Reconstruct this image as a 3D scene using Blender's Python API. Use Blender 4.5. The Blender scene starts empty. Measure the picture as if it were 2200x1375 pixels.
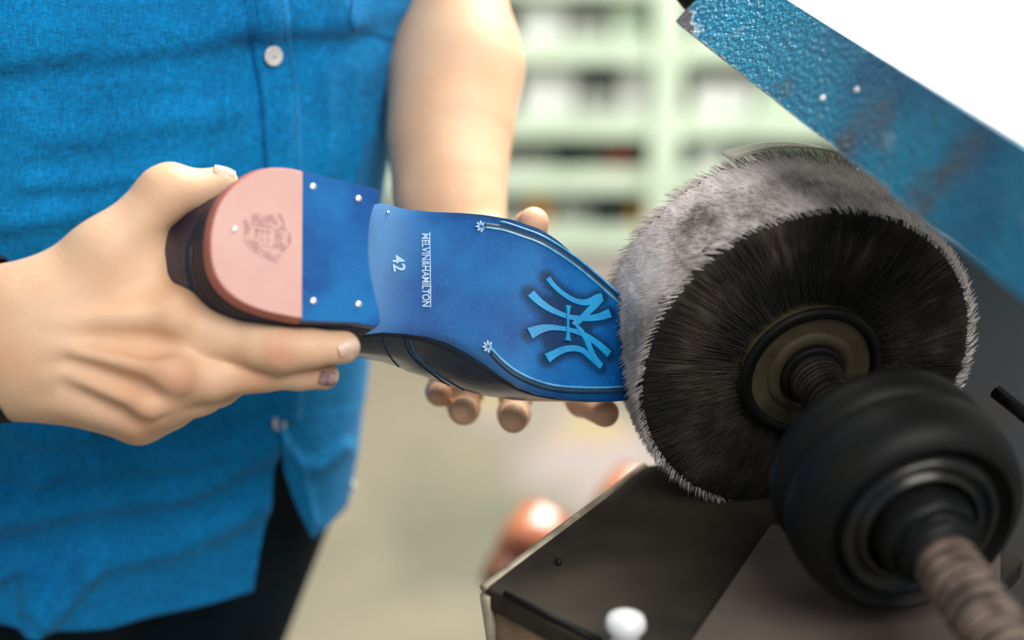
import bpy, bmesh, math, random
import numpy as np
from mathutils import Vector, Matrix
from mathutils.bvhtree import BVHTree
random.seed(7); rng = np.random.default_rng(7)
SC = bpy.context.scene; COL = SC.collection
# ------------------------------------------------------------------ camera
PITCH = math.radians(22); CAMZ = 1.42; FPX = 2200*50/36
cp, sp = math.cos(PITCH), math.sin(PITCH)
CAM = np.array([0, 0, CAMZ]); RT = np.array([1., 0, 0]); UP = np.array([0, sp, cp]); FW = np.array([0, cp, -sp])
cam = bpy.data.objects.new('camera', bpy.data.cameras.new('camera')); COL.objects.link(cam)
cam.location = CAM; cam.rotation_euler = (math.pi/2-PITCH, 0, 0)
cam.data.lens = 50; cam.data.sensor_width = 36; cam.data.clip_start = .05; cam.data.clip_end = 50
cam.data.dof.use_dof = True; cam.data.dof.focus_distance = .745; cam.data.dof.aperture_fstop = 2.4
SC.camera = cam
# ------------------------------------------------------------------ world and lights
SC.view_settings.view_transform = 'Standard'; SC.view_settings.look = 'None'
SC.view_settings.exposure = 0.0; SC.view_settings.gamma = 1; SC.view_settings.use_curve_mapping = False
wd = bpy.data.worlds.new('world'); SC.world = wd; wd.use_nodes = True
wd.node_tree.nodes['Background'].inputs[0].default_value = (.86, .94, 1, 1)
wd.node_tree.nodes['Background'].inputs[1].default_value = .38
def area(name, loc, target, sx, sy, power, col):
    l = bpy.data.lights.new(name, 'AREA'); l.shape = 'RECTANGLE'; l.size = sx; l.size_y = sy
    l.energy = power; l.color = col
    o = bpy.data.objects.new(name, l); COL.objects.link(o); o.location = loc
    o.rotation_euler = (Vector(target)-Vector(loc)).to_track_quat('-Z', 'Y').to_euler()
    return o
area('window_and_fill_light', (.65, 1.95, 2.55), (0, .75, 1.12), 1.3, .9, 88, (1, .95, .88))
area('window_and_fill_light', (.65, -.45, 2.45), (-.1, .8, 1.1), 1.2, .9, 29, (1, .97, .93))  # added soft fill from the camera side, not a window
area('rack_fill_light', (1.1, 1.9, 2.7), (.8, 4.3, .35), 3.0, 1.0, 150, (1, .98, .95))  # lamp added out of view to brighten the rack
# ------------------------------------------------------------------ helpers
def C2W(c):
    c = np.asarray(c, float); return CAM + c[..., 0:1]*RT + c[..., 1:2]*UP + c[..., 2:3]*FW
def Cc(px, py, d): return np.array([(px-1100)/FPX*d, -(py-687.5)/FPX*d, d])
def W(px, py, d): return C2W(Cc(px, py, d))
def onz(px, py, z):                      # the point of the level z seen at a pixel
    r = W(px, py, 1)-CAM; return CAM + r*(z-CAMZ)/r[2]
def ony(px, py, y):
    r = W(px, py, 1)-CAM; return CAM + r*y/r[1]
def project(p):
    d = np.asarray(p)-CAM; z = d@FW; return 1100+FPX*(d@RT)/z, 687.5-FPX*(d@UP)/z
def nrm(v): v = np.asarray(v, float); return v/np.linalg.norm(v)
def empty(name, loc, label, cat, group=None, mat=None):
    o = bpy.data.objects.new(name, None); COL.objects.link(o); o.empty_display_size = .05
    if mat is not None: o.matrix_world = mat
    else: o.location = loc
    tag(o, label, cat, group); bpy.context.view_layer.update(); return o
def tag(o, label=None, cat=None, group=None, kind=None):
    for k, v in (('label', label), ('category', cat), ('group', group), ('kind', kind)):
        if v: o[k] = v
    return o
def mesh(name, V, Fs, mat, parent=None, smooth=True, local=False, fix=True, label=None):
    """one mesh object from world vertices (or vertices local to the parent)"""
    me = bpy.data.meshes.new(name); V = np.asarray(V, float)
    o = bpy.data.objects.new(name, me)
    if parent is not None and not local:
        M = np.array(root_matrix(parent).inverted()); V = V@M[:3, :3].T + M[:3, 3]
    org = np.zeros(3)
    if parent is None: org = np.array([(V[:, 0].min()+V[:, 0].max())/2, (V[:, 1].min()+V[:, 1].max())/2, V[:, 2].min()]); V = V-org
    me.from_pydata(V.tolist(), [], [list(map(int, f)) for f in Fs]); me.update()
    if fix:
        bm = bmesh.new(); bm.from_mesh(me); bmesh.ops.remove_doubles(bm, verts=bm.verts, dist=1e-6)
        bmesh.ops.recalc_face_normals(bm, faces=bm.faces); bm.to_mesh(me); bm.free()
    for m in (mat if isinstance(mat, (list, tuple)) else [mat]): me.materials.append(m)
    if smooth:
        for p in me.polygons: p.use_smooth = True
    COL.objects.link(o); o.location = org
    if parent is not None: o.parent = parent
    if label: o['label'] = label
    return o
def root_matrix(o):
    M = o.matrix_basis.copy()
    while o.parent: o = o.parent; M = o.matrix_basis @ M
    return M
def bevel(o, w, n=2, ang=35):
    m = o.modifiers.new('bevel', 'BEVEL'); m.width = w; m.segments = n; m.limit_method = 'ANGLE'; m.angle_limit = math.radians(ang)
    flatsmooth(o); return o
def flatsmooth(o, ang=35):
    bm = bmesh.new(); bm.from_mesh(o.data)
    for e in bm.edges:
        if len(e.link_faces) == 2 and e.calc_face_angle(0) > math.radians(ang): e.smooth = False
    for f in bm.faces: f.smooth = True
    bm.to_mesh(o.data); bm.free()
def solidify(o, t, off=-1, mo=0):
    m = o.modifiers.new('solid', 'SOLIDIFY'); m.thickness = t; m.offset = off; m.material_offset = mo; return o
def box_vf(c, s, R=None):
    V = np.array([[x, y, z] for x in (-.5, .5) for y in (-.5, .5) for z in (-.5, .5)])*np.array(s)
    if R is not None: V = V@np.array(R).T
    return V+np.array(c), [(0, 1, 3, 2), (4, 6, 7, 5), (0, 4, 5, 1), (2, 3, 7, 6), (0, 2, 6, 4), (1, 5, 7, 3)]
def join(*vfs):
    V = []; Fs = []; n = 0
    for v, f in vfs:
        V.append(np.asarray(v)); Fs += [tuple(i+n for i in q) for q in f]; n += len(v)
    return np.concatenate(V), Fs
def frame(axis, ref=(0, 0, 1)):
    a = nrm(axis); e1 = np.cross(ref, a)
    if np.linalg.norm(e1) < 1e-3: e1 = np.cross((1, 0, 0), a)
    e1 = nrm(e1); return e1, np.cross(a, e1), a
def lathe(prof, c, axis, seg=96, cap=True, a0=0, a1=2*math.pi):
    e1, e2, a = frame(axis); c = np.asarray(c); full = abs(a1-a0-2*math.pi) < 1e-6
    n = seg if full else seg+1; V = []; Fs = []
    for t, r in prof:
        for k in range(n):
            th = a0+(a1-a0)*k/seg; V.append(c+a*t+(e1*math.cos(th)+e2*math.sin(th))*r)
    for i in range(len(prof)-1):
        for k in range(seg):
            k2 = (k+1) % n; Fs.append((i*n+k, i*n+k2, (i+1)*n+k2, (i+1)*n+k))
    if cap and full: Fs += [tuple(range(n)), tuple(range((len(prof)-1)*n, len(prof)*n))]
    return np.array(V), Fs
def tube(P, r, seg=8, cap=True):
    P = np.asarray(P, float); n = len(P); r = np.broadcast_to(r, (n,)); V = []; Fs = []
    T = np.gradient(P, axis=0); ref = np.array([.13, .21, .97])
    for i in range(n):
        e1, e2, _ = frame(T[i], ref)
        for k in range(seg):
            th = 2*math.pi*k/seg; V.append(P[i]+(e1*math.cos(th)+e2*math.sin(th))*r[i])
    for i in range(n-1):
        for k in range(seg): Fs.append((i*seg+k, i*seg+(k+1) % seg, (i+1)*seg+(k+1) % seg, (i+1)*seg+k))
    if cap: Fs += [tuple(range(seg)), tuple(range((n-1)*seg, n*seg))]
    return np.array(V), Fs
def prism(poly, d):
    """polygon (world points) extruded by vector d"""
    P = np.asarray(poly, float); n = len(P); V = np.concatenate([P, P+np.asarray(d)])
    return V, [tuple(range(n)), tuple(range(2*n-1, n-1, -1))]+[(i, (i+1) % n, n+(i+1) % n, n+i) for i in range(n)]
def spl(P, m=8, closed=False):
    P = np.asarray(P, float); n = len(P); out = []
    rngi = range(n) if closed else range(n-1)
    for i in rngi:
        g = lambda j: P[j % n] if closed else P[min(max(j, 0), n-1)]
        a, b, c, d = g(i-1), g(i), g(i+1), g(i+2)
        for k in range(m):
            t = k/m; out.append(.5*((2*b)+(c-a)*t+(2*a-5*b+4*c-d)*t*t+(3*b-a-3*c+d)*t**3))
    if not closed: out.append(P[-1])
    return np.array(out)
def bvh(o):
    M = root_matrix(o); return BVHTree.FromPolygons([M@v.co for v in o.data.vertices], [tuple(p.vertices) for p in o.data.polygons])
def hit(tree, px, py):
    r = nrm(W(px, py, 1)-CAM); h = tree.ray_cast(Vector(CAM), Vector(r), 10)
    return (np.array(h[0]), np.array(h[1])) if h[0] else (None, None)
def lerp(a, b, t): return a+(b-a)*t
def sstep(a, b, x): t = np.clip((np.asarray(x, float)-a)/(b-a), 0, 1); return t*t*(3-2*t)
# ------------------------------------------------------------------ materials
def mat(name, col, rough=.5, metal=0, col2=None, scale=20, lo=.4, hi=.6, bump=0, bscale=200, spec=.5, sss=0, coat=0, stretch=None, detail=4, sheen=0, layers=(), coord='Object'):
    m = bpy.data.materials.new(name); m.use_nodes = True; nt = m.node_tree; N = nt.nodes; L = nt.links; b = N['Principled BSDF']
    b.inputs['Base Color'].default_value = (*col, 1); b.inputs['Roughness'].default_value = rough; b.inputs['Metallic'].default_value = metal
    b.inputs['Specular IOR Level'].default_value = spec; b.inputs['Coat Weight'].default_value = coat; b.inputs['Coat Roughness'].default_value = .12
    b.inputs['Sheen Weight'].default_value = sheen
    if sss: b.inputs['Subsurface Weight'].default_value = sss; b.inputs['Subsurface Radius'].default_value = (1, .35, .2); b.inputs['Subsurface Scale'].default_value = .006
    tc = N.new('ShaderNodeTexCoord'); mp = N.new('ShaderNodeMapping'); L.new(tc.outputs[coord], mp.inputs[0])
    if stretch: mp.inputs['Scale'].default_value = stretch
    last = None
    allL = ([(col2, scale, lo, hi)] if col2 else [])+list(layers)
    for (c2, sc_, lo_, hi_) in allL:
        n = N.new('ShaderNodeTexNoise'); n.inputs['Scale'].default_value = sc_; n.inputs['Detail'].default_value = detail; L.new(mp.outputs[0], n.inputs['Vector'])
        r = N.new('ShaderNodeMapRange'); r.inputs['From Min'].default_value = lo_; r.inputs['From Max'].default_value = hi_; L.new(n.outputs['Fac'], r.inputs['Value'])
        x = N.new('ShaderNodeMix'); x.data_type = 'RGBA'; L.new(r.outputs[0], x.inputs[0])
        if last: L.new(last, x.inputs[6])
        else: x.inputs[6].default_value = (*col, 1)
        x.inputs[7].default_value = (*c2, 1); last = x.outputs[2]
    if last: L.new(last, b.inputs['Base Color'])
    if bump:
        n = N.new('ShaderNodeTexNoise'); n.inputs['Scale'].default_value = bscale; n.inputs['Detail'].default_value = 3; L.new(mp.outputs[0], n.inputs['Vector'])
        bp = N.new('ShaderNodeBump'); bp.inputs['Strength'].default_value = bump; bp.inputs['Distance'].default_value = .002; L.new(n.outputs['Fac'], bp.inputs['Height']); L.new(bp.outputs[0], b.inputs['Normal'])
    return m
def cloth_mat(name, col, col2, th=2200):
    m = mat(name, col, .85, col2=col2, scale=9, lo=.35, hi=.7, sheen=.06, spec=.2, layers=[(tuple(min(1, c*1.25+.004) for c in col), 22, .55, .85)])
    nt = m.node_tree; N = nt.nodes; L = nt.links; b = N['Principled BSDF']; tc = N['Texture Coordinate']
    src = b.inputs['Base Color'].links[0].from_socket; prev = src; hs = []
    for st in ((th, th*.10, th*.10), (th*.10, th*.10, th)):
        mp = N.new('ShaderNodeMapping'); mp.inputs['Scale'].default_value = st; L.new(tc.outputs['Object'], mp.inputs[0])
        n = N.new('ShaderNodeTexNoise'); n.inputs['Scale'].default_value = 1; n.inputs['Detail'].default_value = 1; L.new(mp.outputs[0], n.inputs['Vector'])
        r = N.new('ShaderNodeMapRange'); r.inputs['From Min'].default_value = .3; r.inputs['From Max'].default_value = .75; r.inputs['To Min'].default_value = .72; r.inputs['To Max'].default_value = 1.38; L.new(n.outputs['Fac'], r.inputs['Value'])
        x = N.new('ShaderNodeVectorMath'); x.operation = 'SCALE'; L.new(prev, x.inputs[0]); L.new(r.outputs[0], x.inputs['Scale']); prev = x.outputs[0]; hs.append(n.outputs['Fac'])
    L.new(prev, b.inputs['Base Color'])
    ad = N.new('ShaderNodeMath'); L.new(hs[0], ad.inputs[0]); L.new(hs[1], ad.inputs[1])
    bp = N.new('ShaderNodeBump'); bp.inputs['Strength'].default_value = .35; bp.inputs['Distance'].default_value = .0008; L.new(ad.outputs[0], bp.inputs['Height'])
    n2 = N.new('ShaderNodeTexNoise'); n2.inputs['Scale'].default_value = 26; n2.inputs['Detail'].default_value = 3; n2.inputs['Distortion'].default_value = .6
    mp = N.new('ShaderNodeMapping'); mp.inputs['Scale'].default_value = (.8, .8, 1.6); L.new(tc.outputs['Object'], mp.inputs[0]); L.new(mp.outputs[0], n2.inputs['Vector'])
    bq = N.new('ShaderNodeBump'); bq.inputs['Strength'].default_value = .55; bq.inputs['Distance'].default_value = .006; L.new(n2.outputs['Fac'], bq.inputs['Height']); L.new(bp.outputs[0], bq.inputs['Normal']); L.new(bq.outputs[0], b.inputs['Normal'])
    return m
M = {}
M['shirt'] = cloth_mat('blue_linen', (.001, .235, .56), (.001, .180, .45))
M['trouser'] = mat('navy_cotton', (.003, .014, .024), .9, col2=(.002, .009, .016), scale=30, bump=.2, bscale=900, spec=.2)
def skin_mat():
    m = mat('skin', (.86, .56, .36), .5, col2=(.80, .46, .27), scale=28, lo=.4, hi=.75, bump=.18, bscale=700, sss=.16, spec=.4)
    N = m.node_tree.nodes; L = m.node_tree.links; b = N['Principled BSDF']; src = b.inputs['Base Color'].links[0].from_socket
    a = N.new('ShaderNodeAttribute'); a.attribute_name = 'ruddy'; x = N.new('ShaderNodeMix'); x.data_type = 'RGBA'
    L.new(a.outputs['Fac'], x.inputs[0]); L.new(src, x.inputs[6]); x.inputs[7].default_value = (.66, .23, .13, 1); L.new(x.outputs[2], b.inputs['Base Color'])
    return m
M['skin'] = skin_mat()
M['nail'] = mat('nail', (.84, .55, .42), .3, spec=.5, sss=.1)
M['stained'] = mat('stained_nail', (.16, .09, .12), .3, col2=(.55, .36, .32), scale=120, lo=.42, hi=.6)
M['button'] = mat('pearl_button', (.78, .76, .72), .25, col2=(.68, .66, .64), scale=300, spec=.6, coat=.3)
M['thread'] = mat('blue_thread', (.01, .16, .40), .8, col2=(.008, .12, .33), scale=800)
M['dkthread'] = mat('dark_thread', (.003, .05, .13), .8, col2=(.002, .035, .10), scale=800)
M['sole'] = mat('blue_sole_leather', (.001, .080, .31), .42, col2=(.002, .155, .43), scale=20, lo=.40, hi=.66, bump=.10, bscale=900, spec=.15, layers=[((.001, .055, .26), 30, .52, .75), ((.02, .20, .46), 420, .60, .82)])
def burnish(m):
    N = m.node_tree.nodes; L = m.node_tree.links; b = N['Principled BSDF']; src = b.inputs['Base Color'].links[0].from_socket
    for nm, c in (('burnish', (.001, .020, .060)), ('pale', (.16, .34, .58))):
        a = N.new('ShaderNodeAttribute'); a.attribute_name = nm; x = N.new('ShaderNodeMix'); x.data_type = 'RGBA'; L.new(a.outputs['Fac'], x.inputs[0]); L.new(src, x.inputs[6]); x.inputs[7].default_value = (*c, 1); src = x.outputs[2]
    L.new(src, b.inputs['Base Color'])
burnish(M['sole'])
M['soleedge'] = mat('dark_blue_sole_edge', (.003, .040, .10), .35, col2=(.005, .065, .16), scale=60, bump=.15, bscale=500)
M['upper'] = mat('navy_calf_leather', (.002, .018, .048), .26, col2=(.003, .028, .075), scale=30, coat=.35, bump=.06, bscale=900)
M['counter'] = mat('polished_heel_counter', (.004, .010, .032), .16, col2=(.014, .010, .034), scale=26, coat=.5)
M['lining'] = mat('tan_lining', (.03, .02, .015), .7, col2=(.02, .014, .01), scale=60)
M['stack'] = mat('navy_heel_stack', (.003, .010, .030), .5, col2=(.005, .016, .045), scale=60, coat=.0, spec=.25)
M['pink'] = mat('pink_rubber', (.70, .40, .345), .5, col2=(.66, .36, .31), scale=24, bump=.05, bscale=600)
M['coral'] = mat('coral_rubber_edge', (.50, .16, .11), .5, col2=(.42, .12, .09), scale=60)
M['crest'] = mat('crest_imprint', (.50, .24, .23), .6, col2=(.68, .40, .35), scale=330, lo=.42, hi=.62)
M['pin'] = mat('bright_pin', (.85, .84, .80), .25, .5, col2=(.7, .7, .68), scale=300)
M['ridge'] = mat('light_blue_ridge', (.10, .36, .62), .3, col2=(.05, .26, .5), scale=200)
M['groove'] = mat('dark_groove', (.002, .035, .085), .5, col2=(.002, .025, .06), scale=100)
M['logo'] = mat('azure_logo', (.006, .29, .60), .3, col2=(.004, .24, .54), scale=90, bump=.1, bscale=900)
M['stamp'] = mat('pale_stamp', (.42, .60, .78), .4, col2=(.30, .50, .70), scale=400)
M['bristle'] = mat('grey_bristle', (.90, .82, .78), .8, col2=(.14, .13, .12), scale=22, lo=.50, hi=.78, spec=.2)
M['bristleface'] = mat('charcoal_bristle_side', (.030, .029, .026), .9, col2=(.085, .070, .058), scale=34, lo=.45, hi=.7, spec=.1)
M['wood'] = mat('olive_wood_hub', (.085, .066, .032), .6, col2=(.035, .028, .016), scale=40, lo=.4, hi=.65, bump=.2, bscale=150)
M['black'] = mat('black_iron', (.004, .005, .0045), .5, .0, col2=(.010, .008, .006), scale=25, lo=.5, hi=.75, spec=.22)
M['steel'] = mat('worn_steel', (.10, .085, .075), .36, .85, col2=(.05, .042, .035), scale=40, lo=.45, hi=.6, bump=.1, bscale=300)
M['rustsh'] = mat('worn_shaft', (.36, .26, .20), .5, .5, col2=(.15, .10, .08), scale=90, lo=.45, hi=.62, bump=.3, bscale=200)
M['ringdk'] = mat('blue_black_ring', (.02, .025, .032), .3, .6, col2=(.04, .038, .03), scale=30)
M['hoodblue'] = None
M['white'] = mat('white_enamel', (.88, .88, .88), .35, col2=(.80, .81, .82), scale=8, coat=.2)
M['slate'] = mat('slate_housing', (.06, .08, .095), .55, .2, col2=(.085, .075, .07), scale=14, lo=.4, hi=.7, bump=.1, bscale=80)
M['tray'] = mat('sooty_tray', (.020, .0175, .013), .75, .1, col2=(.050, .040, .028), scale=16, lo=.42, hi=.72, bump=.15, bscale=90, spec=.25)
M['trayedge'] = mat('lit_tray_edge', (.45, .38, .28), .5, .3, col2=(.30, .24, .17), scale=60)  # pale colour stands in for light caught along the tray edges
M['dust'] = mat('dusty_plate', (.13, .098, .078), .8, col2=(.085, .066, .054), scale=14, lo=.4, hi=.65, bump=.2, bscale=60)
M['rust'] = mat('rusty_front', (.36, .23, .13), .7, .1, col2=(.12, .08, .05), scale=22, bump=.2, bscale=90)
M['cream'] = mat('cream_guard', (.60, .56, .44), .45, col2=(.5, .46, .36), scale=20)
M['tan'] = mat('tan_calf_leather', (.50, .17, .075), .3, col2=(.40, .12, .05), scale=20, coat=.5)
M['tandk'] = mat('tan_sole', (.20, .075, .035), .5, col2=(.14, .05, .025), scale=40)
M['floor'] = None
def nmix(nt, fac, a, b):
    x = nt.nodes.new('ShaderNodeMix'); x.data_type = 'RGBA'; nt.links.new(fac, x.inputs[0])
    for s, v in ((6, a), (7, b)):
        if isinstance(v, tuple): x.inputs[s].default_value = (*v, 1)
        else: nt.links.new(v, x.inputs[s])
    return x.outputs[2]
# ------------------------------------------------------------------ surface from a distance field
def smin(a, b, k):
    h = np.maximum(k-np.abs(a-b), 0)/k; return np.minimum(a, b)-h*h*k*.25
class Vol:
    def __init__(s, lo, hi, h):
        s.lo = np.array(lo, float); s.h = h; s.n = (np.ceil((np.array(hi)-s.lo)/h)).astype(int)+1
        s.ax = [s.lo[i]+h*np.arange(s.n[i]) for i in range(3)]
    def new(s): return np.full(s.n, .05, np.float32)
    def sub(s, lo, hi):
        a = np.clip(np.floor((lo-s.lo)/s.h).astype(int), 0, s.n-1); b = np.clip(np.ceil((hi-s.lo)/s.h).astype(int)+1, 1, s.n)
        sl = tuple(slice(a[i], max(b[i], a[i]+1)) for i in range(3))
        return sl, s.ax[0][sl[0]][:, None, None], s.ax[1][sl[1]][None, :, None], s.ax[2][sl[2]][None, None, :]
    def cap(s, D, a, ra, b, rb, k, pad=.03):
        a = np.asarray(a, float); b = np.asarray(b, float); m = max(ra, rb)+pad
        sl, X, Y, Z = s.sub(np.minimum(a, b)-m, np.maximum(a, b)+m); ab = b-a; q = max(ab@ab, 1e-9)
        t = np.clip(((X-a[0])*ab[0]+(Y-a[1])*ab[1]+(Z-a[2])*ab[2])/q, 0, 1)
        d = np.sqrt((X-a[0]-t*ab[0])**2+(Y-a[1]-t*ab[1])**2+(Z-a[2]-t*ab[2])**2)-(ra+(rb-ra)*t)
        D[sl] = smin(D[sl], d.astype(np.float32), k)
    def ell(s, D, c, r, R, k, pad=.03):
        c = np.asarray(c, float); r = np.asarray(r, float); m = r.max()+pad; sl, X, Y, Z = s.sub(c-m, c+m); R = np.asarray(R)
        q = [((X-c[0])*R[0, i]+(Y-c[1])*R[1, i]+(Z-c[2])*R[2, i])/r[i] for i in range(3)]
        l = np.sqrt(q[0]**2+q[1]**2+q[2]**2); g = np.sqrt((q[0]/r[0])**2+(q[1]/r[1])**2+(q[2]/r[2])**2)+1e-9
        D[sl] = smin(D[sl], (l*(l-1)/g).astype(np.float32), k)
    def dent(s, D, a, b, r, depth):
        """press a soft crease along a segment"""
        a = np.asarray(a, float); b = np.asarray(b, float); m = r*2.2; sl, X, Y, Z = s.sub(np.minimum(a, b)-m, np.maximum(a, b)+m)
        ab = b-a; q = max(ab@ab, 1e-9); t = np.clip(((X-a[0])*ab[0]+(Y-a[1])*ab[1]+(Z-a[2])*ab[2])/q, 0, 1)
        d2 = (X-a[0]-t*ab[0])**2+(Y-a[1]-t*ab[1])**2+(Z-a[2]-t*ab[2])**2
        D[sl] += (depth*np.exp(-d2/(r*r))).astype(np.float32)
    def surf(s, D):
        n = s.n; ins = D < 0
        c = np.zeros(tuple(n-1), np.float32); cnt = np.zeros(tuple(n-1), np.int32); acc = np.zeros(tuple(n-1)+(3,), np.float32)
        corners = [(i, j, k) for i in (0, 1) for j in (0, 1) for k in (0, 1)]
        def g(A, i, j, k): return A[i:n[0]-1+i, j:n[1]-1+j, k:n[2]-1+k]
        tot = sum(g(ins, *q).astype(np.int8) for q in corners); act = (tot > 0) & (tot < 8)
        for p in corners:
            for d in range(3):
                if p[d]: continue
                q = list(p); q[d] = 1; A = g(D, *p); B = g(D, *q); m = act & (g(ins, *p) != g(ins, *q))
                I = np.nonzero(m); av = A[I]; t = av/(av-B[I])
                for e in range(3): acc[I[0], I[1], I[2], e] += p[e]+(t if e == d else 0)
                cnt[I] += 1
        I = np.nonzero(act); idx = -np.ones(tuple(n-1), np.int64); idx[I] = np.arange(len(I[0]))
        V = (np.stack(I, 1)+acc[I]/cnt[I][:, None])*s.h+s.lo
        Fs = []
        for d in range(3):
            sl0 = [slice(1, n[i]-1) for i in range(3)]; sl1 = list(sl0); sl0[d] = slice(0, n[d]-1); sl1[d] = slice(1, n[d])
            A = ins[tuple(sl0)]; B = ins[tuple(sl1)]; e1, e2 = [(1, 2), (2, 0), (0, 1)][d]
            for flip, mm in ((0, A & ~B), (1, B & ~A)):
                J = np.stack(np.nonzero(mm), 1)
                if not len(J): continue
                off = np.array([1 if i != d else 0 for i in range(3)]); J = J+off
                u = np.zeros(3, int); v = np.zeros(3, int); u[e1] = 1; v[e2] = 1
                q = [idx[tuple((J-a).T)] for a in (0*u, u, u+v, v)]
                q = np.stack(q if not flip else q[::-1], 1); Fs.append(q)
        Fs = np.concatenate(Fs); Fs = Fs[(Fs >= 0).all(1)]
        return V, Fs
def relax(V, Fs, it=2, w=.5):
    V = V.copy(); n = len(V); a = np.concatenate([Fs[:, i] for i in range(4)]); b = np.concatenate([Fs[:, (i+1) % 4] for i in range(4)])
    for s in range(it):
        S = np.zeros_like(V); c = np.zeros(n)
        for e in range(3): S[:, e] = np.bincount(a, V[b, e], n)+np.bincount(b, V[a, e], n)
        c = np.bincount(a, minlength=n)+np.bincount(b, minlength=n)
        V += w*(S/np.maximum(c, 1)[:, None]-V)
    return V
# ------------------------------------------------------------------ setting
FM = mat('floor_concrete', (.26, .225, .16), .6, col2=(.155, .155, .105), scale=1.6, lo=.42, hi=.6, spec=.4, layers=[((.36, .30, .28), 1.1, .52, .62), ((.42, .33, .17), 2.3, .62, .7)])
f, q = box_vf((0, 4.5, -.05), (16, 14, .1)); o = mesh('floor', f, q, FM, smooth=False); tag(o, 'mottled beige and grey-green workshop floor', None, None, 'structure')
WM = mat('wall_paint', (.62, .66, .58), .8, col2=(.52, .56, .50), scale=1.3)
f, q = box_vf((0, 6.6, 1.6), (16, .2, 3.2)); o = mesh('wall_back', f, q, WM, smooth=False); tag(o, 'pale green-white back wall of the workshop', None, None, 'structure')
# ------------------------------------------------------------------ hero shoe geometry in its own frame
n_c = nrm([.45, .2, -.87]); P0 = Cc(1150, 667, .735)
def unp(px, py, rec=0.):
    r = np.array([(px-1100)/FPX, -(py-687.5)/FPX, 1.]); return r*(((P0-n_c*rec)@n_c)/(r@n_c))
_a = unp(648, 524); _b = unp(1345, 755); u_c = nrm(_b-_a); v_c = -np.cross(n_c, u_c)
O_c = unp(445, 515)
RS = np.array([0, .080, .10, .13, .16, .178, .21, .24, .285]); RR = np.array([.027, .0268, .0255, .0165, .0055, .001, .000, .0025, .009])
RSd = spl(np.stack([RS, RR], 1), 10)
def rec(s): return np.interp(s, RSd[:, 0], RSd[:, 1])
def loc(px, py, surf=True):
    """pixel -> (s, l) on the sole surface (surf) or on the ground plane under the heel"""
    r_ = 0.
    for _ in range(8 if surf else 1):
        p = unp(px, py, r_)-O_c; s, l = p@u_c, p@v_c; r_ = float(rec(s)) if surf else 0.
    return s, l
top_px = [(826, 435), (870, 447), (930, 454), (990, 456), (1040, 460), (1100, 470), (1160, 490), (1200, 515), (1240, 550), (1280, 587), (1320, 622), (1342, 642)]
bot_px = [(822, 713), (870, 716), (920, 723), (960, 735), (1000, 755), (1040, 780), (1080, 808), (1120, 833), (1160, 848), (1220, 858), (1290, 862), (1350, 860)]
TOP = [loc(*p) for p in top_px]; BOT = [loc(*p) for p in bot_px]
heel_px = [(814, 410), (760, 394), (700, 378), (648, 364), (610, 357), (575, 358), (540, 367), (505, 388), (475, 418), (456, 455), (446, 500), (445, 545), (453, 585), (475, 622), (512, 652), (560, 672), (610, 684), (648, 690), (700, 692), (760, 694), (816, 697)]
HE = np.array([loc(*p, surf=False) for p in heel_px])
def tip(side):
    e = np.array([TOP[-1], BOT[-1]]); c = e[:, 1].mean()
    if side > 0: return [(.245, lerp(TOP[-1][1], .006, .30)), (.257, lerp(TOP[-1][1], .006, .55)), (.264, lerp(TOP[-1][1], .006, .8)), (.267, .006)]
    return [(.249, lerp(BOT[-1][1], .006, .30)), (.258, lerp(BOT[-1][1], .006, .55)), (.264, lerp(BOT[-1][1], .006, .8)), (.267, .006)]
i0 = int(np.argmin(HE[:, 0]))
topO = np.array([tuple(p) for p in HE[i0::-1]]+list(TOP)+tip(1)); botO = np.array([tuple(p) for p in HE[i0:]]+list(BOT)+tip(-1))
def clean(A):
    A = A[np.argsort(A[:, 0])]; return A
topO = clean(topO); botO = clean(botO)
S0, S1 = max(topO[0, 0], botO[0, 0]), .2668
def smooth1(f, s, w=.004): return np.mean([f(np.clip(s+k*w, S0, S1)) for k in np.linspace(-1, 1, 7)], axis=0)
ltop = lambda s: np.interp(s, topO[:, 0], topO[:, 1]); lbot = lambda s: np.interp(s, botO[:, 0], botO[:, 1])
HEROM = Matrix.Identity(4)
for i, v in enumerate((u_c, v_c, n_c)):
    w_ = C2W(v)-CAM
    for j in range(3): HEROM[j][i] = w_[j]
for j in range(3): HEROM[j][3] = C2W(O_c)[j]
def stations():
    t = np.linspace(0, math.pi, 200); return S0+(S1-S0)*(1-np.cos(t))/2
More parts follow.
